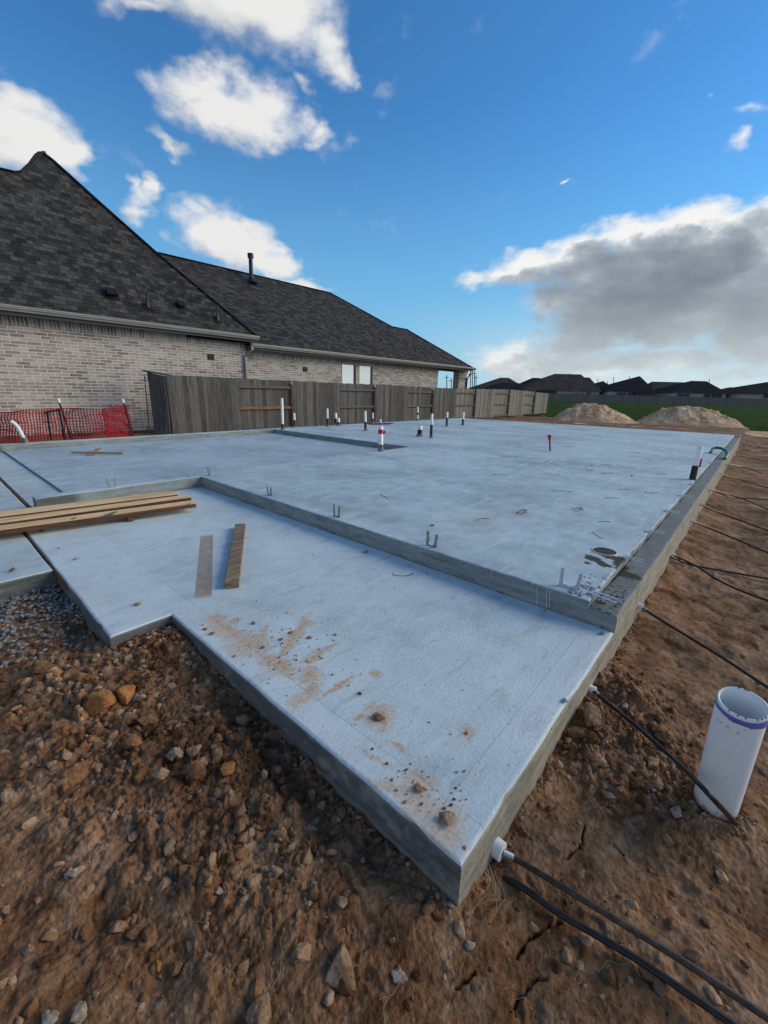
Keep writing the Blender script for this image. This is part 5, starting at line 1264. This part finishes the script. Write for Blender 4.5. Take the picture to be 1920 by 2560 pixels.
# fine roots and straw at the slab corner
m_ = MB()
for k in range(9):
    p0 = GY(1235+rng.uniform(-30, 12), 2150+rng.uniform(0, 40), .31); p1 = G(1190+rng.uniform(-40, 70), 2250+rng.uniform(-40, 60), -.15); md = p0.lerp(p1, .5)+Vector((rng.uniform(-.03, .03), rng.uniform(-.05, 0), rng.uniform(-.01, .04)))
    m_.tube([p0, p0.lerp(md, .5)+Vector((0, -.01, 0)), md, md.lerp(p1, .5)+Vector((0, 0, .01)), p1], .0007, 5, cap=False)
for k in range(70):
    c = G(rng.uniform(0, 1900), rng.uniform(1600, 2540), -.15)
    if inside_slab(np.array([c.x]), np.array([c.y]), .02)[0]: continue
    z = hground(c.x, c.y)+.006; a = rng.uniform(0, 6.28); L = rng.uniform(.01, .035)
    m_.tube([(c.x, c.y, z), (c.x+L*math.cos(a), c.y+L*math.sin(a), z+.006), (c.x+L*2*math.cos(a+.4), c.y+L*2*math.sin(a+.4), z)], .0005, 4, cap=False)
tag(m_.build('roots_and_straw', simple('straw', (.38, .30, .18), .8)), kind='stuff')

# ------------------------------------------------------------------ sand piles, grass, far fence, far houses
def m_sand():
    mt, t, b = mat('pale_sand'); p = P3(t); n = t.math('ADD', t.math('MULTIPLY', t.noise(p, 1.5, 6, .65), .6), t.math('MULTIPLY', t.noise(p, 9, 6, .7), .4))
    t.set(b.inputs['Base Color'], t.ramp(n, [(.34, (.32, .17, .08)), (.46, (.62, .38, .21)), (.58, (.85, .58, .36)), (.72, (.92, .70, .47))])); b.inputs['Roughness'].default_value = 1
    b.inputs['Specular IOR Level'].default_value = .1
    bump(t, b, t.noise(p, 7, 7, .7), .12); return mt
SAND = m_sand()
XSP = 25.5
def pile(pxl, pxr, pyb, tops, label, depth_m, seed):
    a, b2 = G(pxl, pyb, -.27), G(pxr, pyb+ (pxr-pxl)*.045, -.27)
    n, mcount = 150, 90; d = (b2-a); L = Vector((d.x, d.y, 0)).length; u_ = Vector((d.x, d.y, 0)).normalized(); w_ = Vector((-u_.y, u_.x, 0)); w_ = w_ if w_.x > 0 else -w_
    hx = [t for t, _ in tops]; hz = []
    for t, py in tops:
        q = a+d*t+w_*depth_m*.5; px = a+d*t; Dq = depth(q)
        # height so that the crest stands at the row seen in the photo
        pxx = 960+FPX*float(np.dot(np.array([q.x, q.y, q.z-CAMZ]), RGT))/Dq; hz.append(max(.02, GD(pxx, py, Dq).z+.27))
    U, V_ = np.meshgrid(np.linspace(-.08, 1.08, n), np.linspace(0, 1, mcount)); hh = np.interp(U.ravel(), hx, hz)
    cross = np.clip(1-np.abs(V_.ravel()*2-1)**1.25, 0, 1)
    X = a.x+u_.x*U.ravel()*L+w_.x*V_.ravel()*depth_m; Y = a.y+u_.y*U.ravel()*L+w_.y*V_.ravel()*depth_m
    Z = -.31+(hh)*cross**.85
    amp = np.clip(hh*cross, 0, .5)
    Z += amp*(.20*fbm(X*1.1, Y*1.1, 4, 90+seed)+.34*pebbles(X/.55, Y/.55, 95+seed, .2, .5, .7)+.16*pebbles(X/.22, Y/.22, 98+seed, .2, .5, .7)-.12*np.abs(fbm(X*2.4, Y*2.4, 3, 97+seed)))
    F = np.array([[j*n+i, j*n+i+1, (j+1)*n+i+1, (j+1)*n+i] for j in range(mcount-1) for i in range(n-1)])
    return tag(np_mesh('sand_pile', np.stack([X, Y, Z], 1), F, SAND), label, 'sand pile', 'sand piles at the end of the slab')
pile(1368, 1600, 1053, [(-.08,1052),(.04,1044),(.12,1032),(.22,1017),(.32,1009),(.42,1006),(.52,1005),(.6,1007),(.68,1015),(.78,1026),(.88,1036),(1,1050),(1.08,1062)], 'left and narrower heap of pale sand behind the slab, nearer the fence end', 4.0, 1)
pile(1602, 1895, 1063, [(-.08,1062),(.03,1053),(.12,1036),(.24,1021),(.36,1013),(.5,1014),(.62,1017),(.72,1024),(.82,1035),(.92,1050),(1,1065),(1.08,1076)], 'right and wider heap of pale sand behind the slab', 4.2, 2)
# soft sand apron between slab and piles
n = 60; xs_ = np.linspace(-.1, 1.1, 120); 
a, b2 = G(1300, 1052, -.27), G(1960, 1084, -.27); U, V_ = np.meshgrid(np.linspace(-.1, 1.05, 160), np.linspace(0, 1, 40)); d = b2-a; w_ = Vector((1, .2, 0))
X = a.x+d.x*U.ravel()+(V_.ravel()-.62)*5.0; Y = a.y+d.y*U.ravel(); Z = -.30+.07*np.sin(np.clip(V_.ravel(), 0, 1)*math.pi)*(1+.5*fbm(X*.8, Y*.8, 3, 120))*np.clip((U.ravel()+.1)*4, 0, 1)*np.clip((1.05-U.ravel())*5, 0, 1)-.01
F = np.array([[j*160+i, j*160+i+1, (j+1)*160+i+1, (j+1)*160+i] for j in range(39) for i in range(159)])
tag(np_mesh('sand_strip', np.stack([X, Y, Z], 1), F, SAND), kind='structure')
def m_grass():
    mt, t, b = mat('field_grass'); p = P3(t); n = t.math('ADD', t.math('MULTIPLY', t.noise(t.vmath('MULTIPLY', p, (1, .35, 1)), .35, 6, .65), .55), t.math('MULTIPLY', t.noise(p, 5, 5, .7), .45))
    t.set(b.inputs['Base Color'], t.ramp(n, [(.36, (.014, .034, .006)), (.5, (.036, .080, .012)), (.64, (.085, .135, .028))])); b.inputs['Roughness'].default_value = .9
    b.inputs['Specular IOR Level'].default_value = .02
    bump(t, b, t.noise(p, 9, 5, .75), .25, 1); return mt
GRASS = m_grass()
# grass field: a sheet just above the soil, uneven near rim
th = np.linspace(YAW-1.2, YAW+1.2, 260); rr = np.concatenate([np.linspace(0, 1, 14)**2*120])
A, S = np.meshgrid(th, np.concatenate([[0, .3, .8, 1.6, 3, 5, 8, 13, 20, 32, 50, 80, 130, 220, 400]]))
rim = 27.5/np.maximum(np.cos(A), .12)+1.2*perlin(A*18, A*0+3.3, 140)+.5*perlin(A*60, A*0+7.3, 141)
rim = np.clip(rim, 20, 140); Rr = rim+S; X = (Rr*np.cos(A)).ravel(); Y = (Rr*np.sin(A)).ravel(); Z = ground_h(X, Y, Rr.ravel())+.05*np.clip(S.ravel(), 0, 1)+.004
na = 260; F = np.array([[j*na+i, (j+1)*na+i, (j+1)*na+i+1, j*na+i+1] for j in range(14) for i in range(na-1)])
tag(np_mesh('grass_field', np.stack([X, Y, Z], 1), F, GRASS), kind='structure')
# grass beside the fence: verge strip and tufts
m_ = MB(); blades = []
def tuft(x, y, z, n, h, spread):
    for _ in range(n):
        a = rng.uniform(0, 6.28); bx, by = x+rng.uniform(-spread, spread), y+rng.uniform(-spread, spread); hh = h*rng.uniform(.5, 1.2); w = .006+hh*.03
        lx, ly = math.cos(a)*hh*.45, math.sin(a)*hh*.45; px_, py_ = -math.sin(a)*w, math.cos(a)*w
        blades.append([(bx-px_, by-py_, z), (bx+px_, by+py_, z), (bx+lx*.4+px_*.6, by+ly*.4+py_*.6, z+hh*.65), (bx+lx, by+ly, z+hh), (bx+lx*.4-px_*.6, by+ly*.4-py_*.6, z+hh*.65)])
for k in range(900):
    x = rng.uniform(17.0, 31); y = YF-.15-abs(rng.gauss(0, .8))*(.3+(x-16)/15)
    if x < 16.6 and y < 9.9: continue
    tuft(x, y, hground(x, y)-.01 if k % 5 == 0 else -.29, 5, .09, .10)
for k in range(260):
    x = rng.uniform(.5, 4.6); y = rng.uniform(12.6, 13.7); tuft(x, y, -.2, 5, .10, .12)
for k in range(700):
    x = rng.uniform(26.5, 34); y = rng.uniform(-6, 13); tuft(x, y, -.28, 4, .09, .2)
for b_ in blades: m_.add(b_, [(0, 1, 2, 4), (4, 2, 3)])
tag(m_.build('grass_tufts', GRASS), kind='stuff')
X, Y = np.meshgrid(np.linspace(16.6, 32, 90), np.linspace(0, 1, 14)); yw = 12.2-(.3+1.8*sstep(X, 16, 26))*Y+.15*perlin(X*1.3, Y*2, 150); Z = np.full_like(X, -.255)+.02*perlin(X*2, yw*2, 151)-.06*Y
F = np.array([[j*90+i, j*90+i+1, (j+1)*90+i+1, (j+1)*90+i] for j in range(13) for i in range(89)])
tag(np_mesh('grass_verge', np.stack([X.ravel(), yw.ravel(), Z.ravel()], 1), F, GRASS), kind='structure')
# bits of rubble by the fence end
for k, (px, py, rp, lb) in enumerate(((1318, 1044, 4, 'pale stone in the grass before the fence end, left one'), (1355, 1044, 6, 'pale stone before the fence end, right larger one'), (1600, 1054, 5, 'pale lump lying between the two sand piles'), (1605,1043,3,'white scrap in the dark gap between the sand piles'))):
    c = G(px, py, -.25); s = rp*depth(c)/FPX; lump('rubble_stone', c.x, c.y, -.25+s*.3, s, CLODS['white' if k > 1 else 'tan'], lb, 'stone', 'stones behind the slab', seed=400+k)

# far fence
FARF = m_wood('far_fence_wood', (.075, .068, .058), (.125, .115, .10), (.19, .175, .15), 'Z', .25, knots=False)
ff = empty('far_fence', GD(1640, 1008, 95).to_tuple(), 'long low grey wooden fence across the green field, in front of the far houses', 'fence')
def farpt(px, py, D): return GD(px, py, D)
P0, P1 = (1340, 982.5, 1001, 100), (2250, 1006, 1025, 92)
NB = 42
for k in range(NB):
    u0, u1 = k/NB, (k+1)/NB
    f_ = lambda u, q: P0[q]+(P1[q]-P0[q])*u
    a, b2 = farpt(f_(u0, 0), f_(u0, 2)+2, f_(u0, 3)), farpt(f_(u1, 0), f_(u1, 2)+2, f_(u1, 3)); at_, bt = farpt(f_(u0, 0), f_(u0, 1), f_(u0, 3)), farpt(f_(u1, 0), f_(u1, 1), f_(u1, 3))
    dz = rng.uniform(-.06, .06); m_ = MB(); dn = Vector((FWD[0], FWD[1], 0))*(.05 if k % 2 else -.05)
    m_.slab([a+dn, b2+dn, bt+dn+Vector((0, 0, dz)), at_+dn+Vector((0, 0, dz))], .04)
    m_.build('board_panel', FARF, ff)
    if k % 2 == 0:
        m_ = MB()
        for fr in (.2, .8): m_.beam(a.lerp(at_, fr)-dn*1.2, b2.lerp(bt, fr)-dn*1.2, .08, .12)
        m_.build('rail', FARF, ff)
# far houses
FROOF = simple('far_dark_roof', (.024, .024, .026), 1, 0, .2, .6, 0, .02); FROOF2 = simple('far_brown_roof', (.065, .056, .048), 1, 0, .2, .6, 0, .02)
FWALL = simple('far_pale_wall', (.34, .33, .31), .9, 0, .1, .5); FDARK = simple('far_dark_wall', (.05, .045, .042), .9, 0, .2, .5); FWIN = simple('far_window', (.02, .022, .025), .2)
def far_house(eL, eR, ye, rL, rR, yr, D, label, roofm=FROOF, wins=(), slope=.02, dp=14, poles=()):
    base = GD((eL+eR)/2, 1005, D); root = empty('far_house', base.to_tuple(), label, 'house', 'dark roofed houses beyond the far fence')
    back = Vector((FWD[0], FWD[1], 0)).normalized()*dp
    yeL, yeR = ye-(eR-eL)/2*slope*0, ye+(eR-eL)*slope; 
    a, b2 = GD(eL, ye, D), GD(eR, ye+(eR-eL)*slope, D); zE = (a.z+b2.z)/2; a.z = b2.z = zE
    r0, r1 = GD(rL, yr, D+dp/2), GD(rR, yr+(rR-rL)*slope, D+dp/2); zr = (r0.z+r1.z)/2; r0.z = r1.z = zr
    c, d = b2+back, a+back
    m_ = MB()
    if (r1-r0).length < .3: rm = (r0+r1)/2; m_.add([a, b2, c, d, rm], [(0, 1, 4), (1, 2, 4), (2, 3, 4), (3, 0, 4), (3, 2, 1, 0)])
    else: m_.add([a, b2, c, d, r0, r1], [(0, 1, 5, 4), (1, 2, 5), (2, 3, 4, 5), (3, 0, 4), (3, 2, 1, 0)])
    m_.build('roof', roofm, root)
    ins = (b2-a).normalized()*.5; zb2 = -.6
    m_ = MB(); q = [a+ins+back*.03, b2-ins+back*.03, c-ins-back*.03, d+ins-back*.03]
    vs = [Vector((p.x, p.y, zb2)) for p in q]+[Vector((p.x, p.y, zE-.02)) for p in q]
    m_.add(vs, [(0, 1, 5, 4), (1, 2, 6, 5), (2, 3, 7, 6), (3, 0, 4, 7)]); m_.build('wall', FWALL, root)
    for (x0, x1, y0, y1, dark) in wins:
        m_ = MB(); D2 = depth(a+back*.03)-.15
        m_.slab([GD(x0, y1, D2), GD(x1, y1, D2), GD(x1, y0, D2), GD(x0, y0, D2)], .1); m_.build('window' if dark != 2 else 'porch_opening', FWIN if dark != 2 else FDARK, root)
    for (x, y0, y1) in poles:
        m_ = MB(); m_.tube([GD(x, y1, D+dp/2), GD(x, y0, D+dp/2)], .09, 6); m_.build('vent_pipe', BLACKM, root)
    return root
far_house(1190, 1322, 971, 1251, 1272, 944, 118, 'dark hip roofed house just right of the near house corner, leftmost of the far row', FROOF2)
far_house(1222, 1330, 972, 1256, 1304, 957, 108, 'low black roof in front of the leftmost far house, above the fence top', FROOF)
far_house(1304, 1372, 966, 1331, 1351, 944.5, 122, 'small trapezoid roof between the leftmost far roof and the largest one', FROOF, dp=10)
far_house(1306, 1505, 975, 1387, 1452, 934.5, 104, 'largest far house with long brown ridge and white wall under it', FROOF2, [(1340,1392,974,988,2),(1433,1436,983,987,1),(1440,1443,983,987,1),(1444.5,1448,983,987,1),(1455,1460,983,987,1),(1468,1478,981,990,2)], poles=((1425, 933, 941),))
far_house(1425, 1506, 978, 1462, 1474, 943.5, 106, 'brown side wing with short ridge at the right end of the largest far house', FROOF2, dp=9)
far_house(1488, 1530, 965, 1507, 1508, 952.5, 128, 'small pointed dark roof with thin masts, right of the largest far house', FROOF, dp=8, poles=((1494.5, 947, 962), (1534, 943, 966), (1519, 953, 962)))
far_house(1508, 1600, 977, 1538, 1546, 956, 124, 'pale gabled house half hidden between the pointed roof and the tall peaked one', FROOF2, dp=9)
far_house(1516, 1642, 978, 1599, 1600, 940, 104, 'tall dark peaked roof over a pale wall with three windows', FROOF, [(1543,1553,981,988,1),(1556,1565,981,988,1),(1571,1590,981,990,1),(1580,1638,979,990,2)], dp=13, poles=((1574, 941, 952),))
far_house(1622, 1735, 987, 1630, 1710, 954, 112, 'long brown roof with a level ridge between the peaked roof and the black one', FROOF2, dp=11)
far_house(1677, 1824, 981.5, 1728, 1766, 952, 102, 'black hip roof with bright white patch of wall at its left end', FROOF, [(1696,1712,984,991,1),(1716,1724,984,992,2),(1762,1776,985,993,2),(1781,1791,985,993,2),(1794,1805,985,993,2)], dp=12, poles=((1773, 948, 958),))
far_house(1806, 1868, 983, 1824, 1851, 968, 125, 'small low roof between the black hip roof and the rightmost house', FROOF2, dp=9)
far_house(1843, 2060, 984, 1918, 1990, 955, 100, 'rightmost far house with dark rising roof and pale wall, cut by the photo edge', FROOF, [(1912,1925,986,994,2)], dp=14)
# thin masts on the skyline behind the house corner
for k, (px, yt, D) in enumerate(((1176, 930, 150), (1181, 922, 150), (1186, 928, 160), (1190, 938, 160), (1128, 946, 150), (1117, 938, 150))):
    m_ = MB(); m_.tube([GD(px, 1000, D), GD(px, yt, D)], .16, 6); m_.tube([GD(px, yt+6, D)-Vector((.9*RGT[0], .9*RGT[1], 0)), GD(px, yt+6, D)+Vector((.9*RGT[0], .9*RGT[1], 0))], .1, 6)
    tag(m_.build('utility_pole', BLACKM), ('leftmost thin pole right of the near house corner', 'tallest thin pole right of the near house corner', 'third thin pole right of the near house corner', 'lowest and rightmost thin pole right of the near house corner', 'shorter right one of the two poles seen through the patio opening', 'taller left one of the two poles seen through the patio opening')[k], 'pole', 'thin poles on the skyline')
